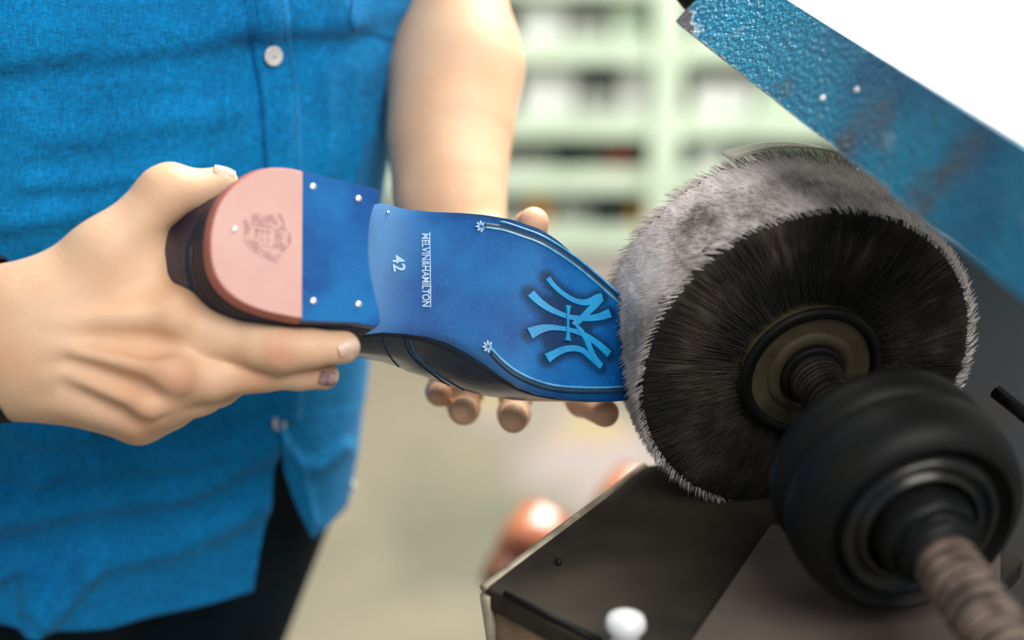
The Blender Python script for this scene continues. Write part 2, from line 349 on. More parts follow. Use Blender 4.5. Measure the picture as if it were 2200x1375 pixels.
def build_shoe(root, mats, hero):
    """sole, heel stack and upper, in the shoe's own frame: x to the toe, z out of the sole"""
    ss = stations(); nj = 56; V = []; Fs = []
    for lay in (0, 1):
        for s in ss:
            lt, lb = ltop(s), lbot(s)
            if lay: c = (lt+lb)/2; lt = lerp(lt, c, .03); lb = lerp(lb, c, .03)
            for j in range(nj+1):
                x = .5-.5*math.cos(math.pi*j/nj); e = abs(2*x-1); V.append((s, lerp(lb, lt, x), -rec(s)-.0012*e**6-(.0058 if lay else 0)))
    n = len(ss)*(nj+1)
    for i in range(len(ss)-1):
        for j in range(nj):
            a = i*(nj+1)+j; Fs.append((a, a+1, a+nj+2, a+nj+1)); Fs.append((n+a, n+a+nj+1, n+a+nj+2, n+a+1))
        for j in (0, nj):
            a = i*(nj+1)+j; Fs.append((a, a+nj+1, n+a+nj+1, n+a))
    for i in (0, len(ss)-1):
        for j in range(nj): a = i*(nj+1)+j; Fs.append((a, a+1, n+a+1, n+a))
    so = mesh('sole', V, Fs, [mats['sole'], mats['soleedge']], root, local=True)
    for p in so.data.polygons:
        if abs(p.normal.z) < .6 or p.normal.z < 0: p.material_index = 1
    flatsmooth(so, 40)
    # heel stack (leather layers) below the sole and the top piece in two materials
    H = np.array(HE); br = np.array([loc(*p, surf=False) for p in [(806, 631), (797, 590), (792, 540), (794, 490), (801, 450)]])
    out = spl(np.concatenate([H, br]), 4, closed=True); c = out.mean(0)
    rings = [(0.0, .985), (-.001, 1.0), (-.0045, 1.0), (-.006, 1.006), (-.013, 1.010), (-.0131, 1.002), (-.0137, 1.012), (-.020, 1.016), (-.0201, 1.008), (-.0207, 1.018), (-.0275, 1.022)]
    V = []; Fs = []; m = len(out)
    for z, k in rings[3:]: V += [(*(c+(p-c)*k), z) for p in out]
    for i in range(len(rings)-4):
        for j in range(m): Fs.append((i*m+j, i*m+(j+1) % m, (i+1)*m+(j+1) % m, (i+1)*m+j))
    Fs += [tuple(range(m)), tuple(range((len(rings)-4)*m, (len(rings)-3)*m))]
    mesh('heel_stack', V, Fs, mats['stack'], root, local=True)
    # split of the top piece at the line seen at x = 648
    A = np.array(loc(650, 350, False)); B = np.array(loc(648, 700, False)); dd = B-A; nn = nrm([dd[1], -dd[0]])
    if (np.array([0, 0.])-A)@nn < 0: nn = -nn
    def clip(P, sign):
        R = []
        for i in range(len(P)):
            a, b = P[i], P[(i+1) % len(P)]; da, db = sign*((a-A)@nn), sign*((b-A)@nn)
            if da >= 0: R.append(a)
            if da*db < 0: R.append(a+(b-a)*da/(da-db))
        return np.array(R)
    for sign, nm, mm, me_, zt in ((1, 'rubber_top_piece', mats['pink'], mats['coral'], .0004), (-1, 'leather_top_piece', mats['sole'], mats['soleedge'], 0.)):
        P = clip(out, sign); V = []; Fs = []; m = len(P)
        for z, k in ((zt, .955 if sign > 0 else .99), (zt-.0008, .978 if sign > 0 else 1.0), (-.003, 1.), (-.006, 1.005)):
            Q = c+(P-c)*k; V += [(*p, z) for p in Q]
        for i in range(3):
            for j in range(m): Fs.append((i*m+j, i*m+(j+1) % m, (i+1)*m+(j+1) % m, (i+1)*m+j))
        Fs += [tuple(range(m)), tuple(range(3*m, 4*m))]
        o = mesh(nm, V, Fs, [mm, me_], root, local=True)
        for p in o.data.polygons:
            if p.normal.z < .93: p.material_index = 1
        flatsmooth(o, 30)
    # upper
    N = 30; ss = np.concatenate([np.linspace(0, 1, 100)]); a0, a1 = S0+.0003, S1-.001
    ss = a0+(a1-a0)*(1-np.cos(ss*math.pi))/2; V = []; Fs = []; grid = []
    uT = lambda s: smooth1(ltop, s, .006); uB = lambda s: smooth1(lbot, s, .006)
    Hs = spl(np.array([(-.02, .074), (.0, .078), (.05, .074), (.10, .078), (.135, .082), (.16, .080), (.19, .068), (.22, .052), (.25, .036), (.27, .026)]), 8)
    for s in ss:
        s_ = max(s, S0+.0002)
        f_ = np.clip((s-a0)/(.045), 0, 1); k = math.sqrt(max(0, 1-(1-f_)**2)) if f_ < 1 else 1.
        sw = s if s > S0+.045 else S0+.045
        lt, lb = uT(sw), uB(sw)
        ov = np.interp(s, [0, .06, .10, .14, .18, .21, .27], [.002, .003, .008, .009, .000, -.002, -.001])
        c = (lt+lb)/2; e = np.clip((a1-s)/.012, 0, 1); er = math.sqrt(max(0, 1-(1-e)**2))
        w = min((ltop(s)-lbot(s))/2, (lt-lb)/2 if s > S0+.045 else 1)*.985 if s < a1-.012 else (lt-lb)/2*.985*(.25*er+.75*e**.5)
        if s < S0+.045: c = (ltop(s)+lbot(s))/2
        z0 = -rec(s)-.0050; Hh = np.interp(s, Hs[:, 0], Hs[:, 1])*(1 if e >= 1 else .35+.65*er)
        pc = math.radians(50)+math.radians(40)*float(sstep(.105, .145, s))
        row = []
        for sd in (-1, 1):
            for j in range(N+1):
                u_ = j/N if sd < 0 else 1-j/N
                ph = pc*u_; kb = math.sin(min(u_*3.2, 1)*math.pi/2)*(1-.75*float(sstep(.35, 1, u_)) if s < .05 else 1)
                o_ = ov*er*k if sd < 0 else (ov*er*k if s < .06 else lerp(ov, -.006, float(sstep(.06, .11, s)))*er)
                x_ = s-.0115*(1-f_)*kb+.012*(1-f_)*u_**2
                row.append(len(V)); V.append((x_, c+sd*(w*math.cos(ph)**.62+o_*kb), z0-Hh*math.sin(ph)**.9))
        grid.append(row)
    for i in range(len(grid)-1):
        for j in range(2*N+1):
            if j == N:
                if ss[i] < .143: continue
            Fs.append((grid[i][j], grid[i][j+1], grid[i+1][j+1], grid[i+1][j]))
    for j in range(N): Fs.append((grid[0][j], grid[0][j+1], grid[0][2*N-j], grid[0][2*N+1-j]))
    up = mesh('upper', V, Fs, [mats['upper'], mats['lining'], mats['counter']], root, local=True)
    for p in up.data.polygons:
        if p.center.x < .045 and hero: p.material_index = 2
    # outward normals, then the lining as the inner skin
    bm = bmesh.new(); bm.from_mesh(up.data); bm.faces.ensure_lookup_table(); sgn = sum(f.normal.y*(f.calc_center_median().y-.02) for f in bm.faces)
    if sgn < 0: bmesh.ops.reverse_faces(bm, faces=bm.faces)
    bm.to_mesh(up.data); bm.free()
    solidify(up, .0018, -1, 0)
    # rolled topline edge
    e1 = [V[r[N]] for r, s in zip(grid, ss) if s < .143]; e2 = [V[r[N+1]] for r, s in zip(grid, ss) if s < .143]
    path = np.array(e1[::-1]+e2); v, f = tube(path[::2], .0014, 6); mesh('topline_edge', v, f, mats['edge'], root, local=True)
    return so, up
hero = empty('dress_shoe', None, 'blue leather dress shoe held sole outwards against the spinning brush', 'shoe', mat=HEROM)
HM = dict(sole=M['sole'], soleedge=M['soleedge'], stack=M['stack'], pink=M['pink'], coral=M['coral'], upper=M['upper'], lining=M['lining'], counter=M['counter'], edge=M['soleedge'])
h_sole, h_upper = build_shoe(hero, HM, True)
def sp3(px, py, dz=0., heel=False):
    s, l = loc(px, py, not heel); return np.array([s, l, (0 if heel else -float(rec(s)))+dz])
def strip(pts, w, z0, z1, heel=False):
    """raised band along pixel points on the sole; w in metres (scalar or per point)"""
    P = np.array([sp3(*p, 0, heel) for p in pts]); T = np.gradient(P[:, :2], axis=0); T /= np.linalg.norm(T, axis=1)[:, None]; Nn = np.stack([-T[:, 1], T[:, 0]], 1)
    w = np.broadcast_to(w, len(P)); V = []; Fs = []
    for i, p in enumerate(P):
        for k, (e, z) in enumerate(((-1, z0), (-.85, z1), (.85, z1), (1, z0))): V.append((p[0]+Nn[i, 0]*w[i]*e, p[1]+Nn[i, 1]*w[i]*e, p[2]+z))
    for i in range(len(P)-1):
        for k in range(3): Fs.append((4*i+k, 4*i+k+1, 4*i+k+5, 4*i+k+4))
    Fs += [(0, 1, 2, 3), tuple(4*(len(P)-1)+k for k in (3, 2, 1, 0))]
    return V, Fs
# stitched channel: a dark groove beside a light ridge, both sides of the forepart
g1 = spl(np.array([(1040, 489), (1080, 495), (1120, 508), (1160, 523), (1200, 546), (1240, 574), (1280, 607), (1320, 642), (1344, 664)]), 5)
g2 = spl(np.array([(1056, 750), (1080, 775), (1110, 798), (1145, 815), (1185, 827), (1230, 832), (1290, 833), (1348, 830)]), 5)
for g, dy in ((g1, -6), (g2, 7)):
    v, f = strip(g+np.array([0, dy]), .0014, -.0004, .00025); mesh('channel_groove', v, f, M['groove'], hero, local=True)
    v, f = strip(g, .0006, -.0004, .0007); mesh('channel_ridge', v, f, M['ridge'], hero, local=True)
v, f = strip(g1[4:]+np.array([3, -17]), .0005, -.0004, .0006); mesh('channel_ridge', v, f, M['ridge'], hero, local=True)
# flower stamps where the channels begin
for (px, py) in ((1033, 487), (1048, 745)):
    parts = []; c = sp3(px, py)
    for k in range(8):
        a = k*math.pi/4+.3; e = np.array([math.cos(a), math.sin(a), 0]); t = np.array([-e[1], e[0], 0])
        parts.append(prism([c+e*.0006, c+e*.0018+t*.0006, c+e*.0029+t*.0005, c+e*.0033, c+e*.0029-t*.0005, c+e*.0018-t*.0006], (0, 0, .0005)))
    v, f = join(*parts); mesh('flower_stamp', v, f, M['stamp'], hero, local=True, smooth=False)
# interlaced letters N and Y, tops of the letters towards the toe
zc = lambda x, y: (1100+x*260/1375, 560+y*260/1375)
bands = [([(400, 200), (480, 300), (590, 392), (700, 455), (800, 478), (890, 465), (960, 430), (1018, 420)], [40, 34, 33, 36, 40, 44, 50, 56]),
         ([(205, 375), (290, 460), (400, 540), (520, 600), (650, 645), (780, 660), (900, 655), (1010, 635), (1105, 600)], [62, 52, 44, 36, 32, 36, 42, 50, 58]),
         ([(195, 835), (290, 790), (400, 765), (520, 770), (640, 790), (760, 825), (880, 890), (990, 970), (1095, 1065)], [76, 56, 42, 32, 30, 36, 42, 46, 52]),
         ([(388, 1115), (480, 1060), (580, 1015), (690, 1000), (790, 1025), (870, 1090), (940, 1150), (1005, 1205)], [62, 46, 42, 40, 38, 40, 42, 44]),
         ([(1000, 425), (930, 510), (870, 570), (800, 640), (740, 700), (700, 730)], [44, 48, 42, 38, 34, 12]),
         ([(700, 720), (760, 790), (810, 860), (850, 940), (885, 1030), (930, 1110), (985, 1180)], [14, 34, 36, 40, 38, 36, 36])]
kk = 260/1375/FPX*.75; parts = []
for i, (pts, w) in enumerate(bands):
    P = spl(np.array([zc(*p) for p in pts]), 5); ww = np.interp(np.linspace(0, 1, len(P)), np.linspace(0, 1, len(w)), w)*kk
    parts.append(strip(P, ww, -.0004, .0010+.0001*i))
v, f = join(*parts); lg = mesh('raised_emblem', v, f, M['logo'], hero, local=True, smooth=False, label='azure raised interlaced N and Y letters')
P = spl(np.array([zc(626, 515), zc(624, 570), zc(620, 640), zc(620, 715), zc(620, 790), zc(622, 860), zc(622, 915)]), 5)
v, f = strip(P, np.interp(np.linspace(0, 1, len(P)), [0, .14, .3, .5, .7, .85, 1], [40, 26, 17, 15, 17, 26, 42])*kk, -.0004, .0018); mesh('emblem_crossbar', v, f, M['logo'], lg, local=True, smooth=False)
v, f = strip([zc(672, 722), zc(690, 718), zc(716, 712)], np.array([4, 22, 44])*kk, -.0004, .0014); mesh('emblem_point', v, f, M['ridge'], lg, local=True, smooth=False)
PZ = []                                        # dye burnished darker around letters and margin; scuff and sheen by heel painted paler
for pts, w in bands: PZ.append(np.array([zc(*p) for p in spl(np.array(pts, float), 4)]))
PZ = np.concatenate(PZ+[np.array([zc(x, y) for x in range(420, 900, 60) for y in (480, 560, 640, 700, 760, 850, 930)])])
PL = np.array([loc(*p) for p in PZ]); G1 = np.array([loc(*p) for p in g1]); G2 = np.array([loc(*p) for p in g2])
vs = np.array([v.co[:] for v in h_sole.data.vertices]); D_ = np.sqrt(((vs[:, None, :2]-PL[None])**2).sum(2)).min(1)
bu = .85*np.exp(-(np.maximum(D_-.0028, 0)/.0022)**2)
lt_ = np.array([ltop(x) for x in vs[:, 0]]); lb_ = np.array([lbot(x) for x in vs[:, 0]])
m1 = vs[:, 1]-np.interp(vs[:, 0], G1[:, 0], G1[:, 1]); m2 = np.interp(vs[:, 0], G2[:, 0], G2[:, 1])-vs[:, 1]; ok = sstep(.135, .16, vs[:, 0])
bu = np.maximum(bu, .6*ok*(sstep(-.001, .001, m1)+sstep(-.001, .001, m2)))
ed_ = np.minimum(lt_-vs[:, 1], vs[:, 1]-lb_); bu = np.maximum(bu, .7*np.exp(-(ed_/.004)**2)*sstep(.10, .14, vs[:, 0]))
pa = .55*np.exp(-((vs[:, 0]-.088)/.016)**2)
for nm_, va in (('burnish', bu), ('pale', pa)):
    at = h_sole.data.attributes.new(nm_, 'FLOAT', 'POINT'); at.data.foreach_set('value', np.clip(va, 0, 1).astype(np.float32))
def text_mesh(txt, size, sx=1., weight=0.):
    cu = bpy.data.curves.new('t', 'FONT'); cu.body = txt; cu.size = size; cu.extrude = .00025; cu.offset = .018; cu.align_x = 'CENTER'
    o = bpy.data.objects.new('t', cu); COL.objects.link(o); dg = bpy.context.evaluated_depsgraph_get(); dg.update()
    me = bpy.data.meshes.new_from_object(o.evaluated_get(dg)); V = np.array([v.co[:] for v in me.vertices]); Fs = [tuple(p.vertices) for p in me.polygons]
    bpy.data.objects.remove(o); V[:, 0] *= sx; return V, Fs
def serifs(V, Fs): return V, Fs
def put_text(name, txt, p0, p1, h_px, m, weight=0.):
    """text reading from pixel p0 to p1 on the sole, tops of the letters towards the toe"""
    a = sp3(*p0); b = sp3(*p1); d = (b-a)[:2]; L = np.linalg.norm(d); d /= L; n2 = np.array([-d[1], d[0]])
    if n2[0] < 0: n2 = -n2
    V, Fs = text_mesh(txt, 1., 1., 0); w = V[:, 0].max()-V[:, 0].min(); hh = V[:, 1].max()-V[:, 1].min()
    hm = h_px/FPX*.74/.9; X = (V[:, 0]-V[:, 0].min())/w*L; Y = (V[:, 1]-V[:, 1].min())/hh*hm; V2 = []
    for x, y, z in zip(X, Y, V[:, 2]):
        q = a[:2]+d*x+n2*y; V2.append((q[0], q[1], -float(rec(q[0]))+(.0006 if z > 0 else -.0003)))
    return mesh(name, V2, Fs, m, hero, local=True, smooth=False, fix=False)
put_text('maker_stamp', 'MELVIN&HAMILTON', (905, 502), (906, 659), 14, M['stamp'])
v, f = strip([(922, 499), (923, 560), (924, 620), (924, 661)], .0003, -.0003, .0007); mesh('stamp_line', v, f, M['stamp'], hero, local=True, smooth=False)
put_text('size_stamp', '42', (841, 549), (845, 584), 23, M['stamp'])
def disc(px, py, r, h, m, name, heel, par=hero):
    c = sp3(px, py, 0, heel); V, Fs = lathe([(-.0003, r), (h*.6, r*.95), (h, r*.6), (h*1.05, r*.05)], c, (0, 0, 1), 20); return mesh(name, V, Fs, m, par, local=True)
for p in ((672, 401), (770, 427), (673, 647), (770, 654)): disc(*p, .0017, .0007, M['pin'], 'heel_pin', True)
disc(504, 493, .0015, .0010, M['pin'], 'heel_pin', True)
disc(834, 456, .0009, .0004, M['pin'], 'sole_pin', False)
# crest imprint on the rubber
cz = lambda x, y: (340+x*.2908, 340+y*.2908)
def ringpoly(outer, inner, z0, z1):
    n = len(outer); A = [np.array(sp3(*cz(*p), 0, True)) for p in outer]; B = [np.array(sp3(*cz(*p), 0, True)) for p in inner]
    V = [a+(0, 0, z1) for a in A]+[b+(0, 0, z1) for b in B]+[a+(0, 0, z0) for a in A]; Fs = []
    for i in range(n): j = (i+1) % n; Fs += [(i, j, n+j, n+i), (i, 2*n+i, 2*n+j, j)]
    return V, Fs
outer = [(628, 455), (680, 418), (740, 408), (800, 425), (860, 405), (905, 412), (930, 470), (940, 525), (978, 560), (985, 620), (950, 670), (915, 700), (885, 772), (820, 745), (740, 710), (670, 660), (632, 600), (640, 520)]
inner = [(682, 500), (705, 495), (740, 500), (780, 508), (810, 512), (840, 520), (862, 530), (866, 550), (862, 570), (860, 590), (858, 610), (856, 632), (835, 650), (800, 645), (760, 632), (715, 615), (690, 600), (680, 550)]
v1 = ringpoly(outer, inner, 0, .00062)
sh = [prism([sp3(*cz(*p), .0003, True) for p in P], (0, 0, .0003)) for P in ([(715, 520), (735, 525), (735, 600), (712, 595)], [(760, 530), (782, 535), (778, 615), (758, 608)], [(802, 540), (825, 545), (822, 620), (800, 618)], [(715, 520), (825, 540), (822, 556), (715, 536)])]
v, f = join(v1, *sh); mesh('crest_imprint', v, f, M['crest'], hero, local=True, smooth=False)
# seams over the quarter, found on the upper itself
tu = bvh(h_upper)
for pts in ([(820, 722), (828, 748), (845, 775), (872, 800), (910, 825), (955, 848)], [(868, 724), (874, 748), (890, 772), (920, 797), (955, 822), (990, 842)], [(876, 724), (883, 748), (899, 770), (928, 794), (962, 818), (998, 838)]):
    Q = [hit(tu, *p) for p in spl(np.array(pts, float), 4)]; Q = np.array([h[0]+h[1]*.0001 for h in Q if h[0] is not None])
    if len(Q) > 3: v, f = tube(Q, .00045, 6); mesh('quarter_seam', v, f, M['dkthread'], hero)
Q = [hit(tu, *p) for p in spl(np.array([(880, 730), (887, 750), (903, 772), (932, 795), (966, 817)], float), 9)]; parts = []
for i in range(len(Q)-1):
    if Q[i][0] is not None and Q[i+1][0] is not None: a, b = Q[i][0]+Q[i][1]*.0002, Q[i+1][0]+Q[i+1][1]*.0002; parts.append(tube([lerp(a, b, .15), lerp(a, b, .65)], .0003, 5))
if parts: v, f = join(*parts); mesh('stitching', v, f, M['ridge'], hero)
# ------------------------------------------------------------------ person
person = empty('person', (-.24, .95, 0), 'person in a blue linen shirt holding a shoe sole outwards in both hands', 'person')
# body: arms and hands from one distance field each, joined into a single mesh
ruddy = []
def P_(px, py, d): return W(px, py, d)
def chain(vol, D, pts, k=.006):
    for (a, ra), (b, rb) in zip(pts[:-1], pts[1:]): vol.cap(D, a, ra, b, rb, k)
def right_hand():
    vol = Vol((-.66, .50, 1.00), (-.06, .90, 1.32), .0014) if False else None
    return None
bodyV = []; bodyF = []; nails = []
def add_body(V, Fs):
    bodyF.append(Fs+sum(len(v) for v in bodyV)); bodyV.append(V)
# right hand (at the left of the photograph) with the near part of the forearm
wr_c = P_(-40, 745, .705)
lo = np.array([-.36, .60, .985]); hi = np.array([-.055, .80, 1.265]); vol = Vol(lo, hi, .0012); B = vol.new()
mm = .001
palm = [((70, 690, .700), 17, (385, 690, .698), 15), ((60, 735, .697), 17, (370, 800, .690), 13.5), ((45, 780, .700), 16, (330, 862, .694), 12), ((35, 815, .705), 14, (297, 900, .702), 10.5),
        ((90, 655, .700), 18, (225, 548, .700), 14.5), ((225, 548, .700), 14.5, (352, 418, .705), 11.5), ((150, 640, .702), 18, (318, 600, .708), 14), ((215, 575, .706), 14, (305, 545, .715), 12),
        ((120, 720, .708), 17, (330, 780, .712), 15), ((40, 760, .708), 19, (260, 830, .712), 14)]
for a, ra, b, rb in palm: vol.cap(B, P_(*a), ra*mm, P_(*b), rb*mm, .013)
for a, ra, b, rb in [((90, 690, .702), 22, (-260, 655, .715), 27), ((70, 780, .705), 20, (-260, 830, .72), 27), ((40, 735, .70), 20, (-260, 742, .70), 26)]: vol.cap(B, P_(*a), ra*mm, P_(*b), rb*mm, .02)
# tendons and knuckles
for a, b in [((120, 700, .682), (360, 685, .680)), ((110, 745, .680), (350, 800, .672)), ((100, 800, .684), (310, 862, .678)), ((90, 845, .692), (285, 905, .690))]: vol.cap(B, P_(*a), .0025, P_(*b), .0045, .008)
for p, r in (((390, 690, .684), 7.5), ((378, 808, .676), 8), ((335, 868, .682), 7)): vol.cap(B, P_(*p), r*mm, P_(*p), r*mm, .010)
for a, b, r, dp in [((150, 772, .678), (330, 838, .674), .006, .0028), ((140, 826, .680), (290, 884, .682), .005, .0030), ((200, 722, .676), (350, 745, .676), .008, .0025), ((300, 905, .680), (345, 890, .680), .004, .002)]: vol.dent(B, P_(*a), P_(*b), r, dp)
T = B.copy()
fingers = [
    [((352, 418, .705), 11.8), ((372, 404, .706), 10.6), ((420, 407, .711), 9.0), ((476, 393, .716), 8.6)],                       # thumb, end joint
    [((388, 690, .697), 14.5), ((470, 722, .692), 12.0), ((560, 744, .688), 10.6), ((605, 752, .687), 10.6), ((660, 748, .690), 9.2), ((738, 746, .695), 8.2)],
    [((375, 806, .690), 12.5), ((450, 812, .692), 10.8), ((535, 798, .697), 9.8), ((575, 796, .700), 9.4), ((640, 798, .705), 8.6), ((697, 806, .707), 7.4)],
    [((335, 868, .694), 11.0), ((420, 850, .704), 9.8), ((470, 832, .715), 9.2), ((540, 800, .735), 8.4), ((600, 780, .755), 7.6)],
    [((300, 902, .702), 9.8), ((370, 880, .712), 8.8), ((440, 852, .728), 8.2), ((500, 820, .748), 7.2)]]
for i, fg in enumerate(fingers):
    Fd = vol.new(); chain(vol, Fd, [(P_(*p), r*mm) for p, r in fg], .005)
    T = smin(T, smin(B, Fd, .011), .0016)
for a, b, r, dp in [((596, 726, .6755), (598, 775, .6755), .0016, .0009), ((606, 724, .675), (609, 778, .675), .0014, .0009), ((617, 728, .6755), (618, 772, .6755), .0014, .0008), ((560, 775, .686), (562, 815, .686), .0015, .0006),
                    ((690, 720, .681), (692, 765, .681), .0014, .0006)]: vol.dent(T, P_(*a), P_(*b), r, dp)
V, Fs = vol.surf(T); V = relax(V, Fs, 3, .5); add_body(V, Fs)
# (centre, normal, length dir, half length, half width)
def nail(c, nv, lv, L, Wd, m):
    nv = nrm(nv); lv = nrm(np.asarray(lv)-nv*(np.dot(lv, nv))); wv = np.cross(nv, lv); V = []; Fs = []; nu, nw = 8, 10
    for i in range(nu+1):
        for j in range(nw+1):
            a = -1+2*i/nu; b = -1+2*j/nw; t = max(0, 1-max(0, a)**4*.0); wdt = Wd*(1-.25*max(0, -a)**2-.35*max(0, a)**4)
            V.append(c+lv*a*L+wv*b*wdt*(1-.10*abs(a)**3)+nv*(.0002-(b*b)*wdt*.42-.0006*max(0, a)**2))
    for i in range(nu):
        for j in range(nw): q = i*(nw+1)+j; Fs.append((q, q+1, q+nw+2, q+nw+1))
    nails.append((np.array(V), Fs, m))
# left hand (behind the shoe) with its forearm
lo = np.array([-.095, .66, .99]); hi = np.array([.09, .99, 1.33]); vol = Vol(lo, hi, .0013); B = vol.new()
for a, ra, b, rb in [((975, -30, .945), 33, (978, 150, .93), 37), ((978, 150, .93), 37, (965, 300, .91), 31.5), ((965, 300, .91), 31.5, (966, 430, .89), 26.0), ((966, 430, .89), 26, (1000, 560, .87), 25)]: vol.cap(B, P_(*a), ra*mm, P_(*b), rb*mm, .03)
for a, ra, b, rb in [((1000, 560, .87), 20, (1180, 700, .865), 14), ((1000, 570, .87), 20, (1110, 750, .865), 14), ((990, 580, .87), 20, (1030, 770, .865), 13), ((980, 580, .87), 18, (975, 770, .865), 11.5), ((1010, 550, .868), 17, (1090, 545, .855), 13), ((1090, 545, .855), 13, (1120, 515, .835), 10.5)]: vol.cap(B, P_(*a), ra*mm, P_(*b), rb*mm, .014)
T = B.copy()
for fg in [[((1120, 515, .835), 10.5), ((1138, 490, .81), 9.2), ((1146, 478, .795), 8.8)],
           [((1180, 700, .865), 12), ((1215, 800, .86), 9.5), ((1250, 862, .835), 8.6), ((1300, 888, .80), 8.0)],
           [((1110, 750, .865), 12), ((1108, 850, .865), 9.6), ((1104, 890, .835), 9), ((1103, 899, .80), 8.4)],
           [((1030, 770, .865), 11.5), ((1005, 840, .86), 9.2), ((997, 878, .835), 8.6), ((995, 884, .80), 7.9)],
           [((975, 770, .865), 10.5), ((955, 820, .86), 8.4), ((945, 842, .835), 7.6), ((944, 848, .81), 6.6)]]:
    Fd = vol.new(); chain(vol, Fd, [(P_(*p), r*mm) for p, r in fg], .005); T = smin(T, smin(B, Fd, .009), .0016)
for a, b, r, dp in [((905, 395, .868), (985, 402, .866), .010, .0012)]: vol.dent(T, P_(*a), P_(*b), r, dp)
V, Fs = vol.surf(T); V = relax(V, Fs, 3, .5); add_body(V, Fs)
# torso, neck base, shoulders, upper arms, pelvis, legs
PH = math.radians(33); NF = np.array([math.sin(PH), -math.cos(PH), 0]); LL = np.array([math.cos(PH), math.sin(PH), 0]); CY = .925; BB = .112
def placket_px(py): return np.interp(py, [-400, 0, 100, 180, 350, 870, 960, 1400], [500, 521, 533, 548, 562, 582, 590, 610])
def right_px(py): return np.interp(py, [-400, 0, 60, 130, 300, 400, 850, 960, 1100, 1400], [930, 905, 885, 862, 832, 815, 765, 763, 742, 700])
rows = {}
def row(z):
    key = round(z, 4)
    if key in rows: return rows[key]
    yp = CY-BB*math.cos(PH); _, py = project((-.15, yp, z)); t = placket_px(py)
    dep = yp*cp+(CAMZ-z)*sp; xp = (t-1100)/FPX*dep; cx = xp-BB*math.sin(PH); a, b = .05, .30; th = np.linspace(0, math.pi, 60)
    for _ in range(22):
        m = (a+b)/2; p = np.array([cx, CY, 0])+np.outer(np.sin(th)*m, LL)+np.outer(np.cos(th)*BB, NF); d = p[:, 1]*cp+(CAMZ-z)*sp
        if (1100+FPX*p[:, 0]/d).max() > right_px(py): b = m
        else: a = m
    rows[key] = (cx, a); return rows[key]
def tpoint(th, z, off=0.):
    cx, a = row(z); aa = a if th > 0 else lerp(a, .215, min(1, -th/.5)); c = np.array([cx, CY, z]); p = c+LL*math.sin(th)*aa+NF*math.cos(th)*BB
    nv = nrm(LL*math.sin(th)/aa+NF*math.cos(th)/BB); return p+nv*off, nv
vol = Vol((-.88, .55, -.02), (.12, 1.25, 1.56), .009); B = vol.new()
for z in np.linspace(.96, 1.34, 8):
    cx, a = row(z); c = np.array([cx, CY, z]); vol.cap(B, c-LL*.10, .074, c+LL*(a-.095), .074, .015, .06)
cx, _ = row(1.30); sh = np.array([cx, CY+.01, 1.42]); Rsh = sh-LL*.16; Lsh = sh+LL*.165
vol.cap(B, Rsh, .055, Lsh, .055, .08, .08); vol.cap(B, sh, .06, sh+np.array([0, 0, .12]), .052, .05, .06)
REl = np.array([-.60, .82, 1.14]); vol.cap(B, Rsh, .052, REl, .042, .04, .06); vol.cap(B, REl, .042, W(-250, 745, .71), .028, .03, .06)
LEl = W(978, -110, .955); vol.cap(B, Lsh, .052, LEl, .042, .03, .06); vol.cap(B, LEl, .040, W(975, 60, .94), .031, .02, .06)
cx9, _ = row(.92); hR = ony(735, 1100, .96); hips = [None, np.array([hR[0]-.090, .955, .90])]; hips[0] = hips[1]-LL*.14; ank = [hips[0]+np.array([-.36, .06, -.82]), hips[1]+np.array([-.27, .10, -.82])]
vol.cap(B, hips[0], .062, hips[1], .062, .05, .06)
for h_, k_ in zip(hips, ank):
    kn = (h_+k_)/2; vol.cap(B, h_, .060, kn, .045, .05, .06); vol.cap(B, kn, .052, k_, .035, .03, .06); vol.cap(B, k_, .035, k_+NF*.13-np.array([0, 0, .035]), .028, .02, .05)
V, Fs = vol.surf(B); V = relax(V, Fs, 2, .5); add_body(V, Fs)
BV = np.concatenate(bodyV); BF = np.concatenate(bodyF)
nb = len(BV); extra = []; fm = [0]*len(BF)
t0 = BVHTree.FromPolygons(BV.tolist(), BF.tolist())
def nail_at(px, py, axis_px, L, Wd, m, tilt=(0, 0, 0)):
    r = nrm(W(px, py, 1)-CAM); h = t0.ray_cast(Vector(CAM), Vector(r), 5)
    if h[0] is None: return
    nv = nrm(np.array(h[1])+np.array(tilt)); c = np.array(h[0]); lv = W(px+axis_px[0], py+axis_px[1], .7)-W(px, py, .7); nail(c+nv*.0003, nv, lv, L, Wd, m)
nail_at(484, 364, (30, -6), .0054, .0040, 1); nail_at(751, 748, (20, -5), .0056, .0045, 1); nail_at(706, 815, (20, 6), .0048, .0042, 2)
allV = [BV]; polys = BF.tolist(); off = nb
for V_, F_, m_ in nails:
    allV.append(V_); polys += [tuple(i+off for i in q) for q in F_]; fm += [m_]*len(F_); off += len(V_)
allV = np.concatenate(allV); body = mesh('body', allV, polys, [M['skin'], M['nail'], M['stained']], person, fix=False)
body.data.polygons.foreach_set('material_index', fm)
rd = np.zeros(len(allV)); 
for p, r, s_ in [((605, 765, .675), .009, .55), ((385, 815, .665), .013, .45), ((395, 690, .67), .013, .12), ((560, 800, .69), .010, .3), ((280, 925, .68), .02, .2), ((1103, 915, .79), .012, .15), ((995, 900, .79), .012, .15), ((1305, 900, .79), .014, .4), ((945, 860, .8), .011, .25), ((1150, 460, .79), .012, .3), ((700, 815, .70), .008, .5), ((340, 830, .67), .02, .2)]:
    rd = np.maximum(rd, s_*np.exp(-((allV-P_(*p))**2).sum(1)/(r*r)))
at = body.data.attributes.new('ruddy', 'FLOAT', 'POINT'); at.data.foreach_set('value', rd.astype(np.float32))
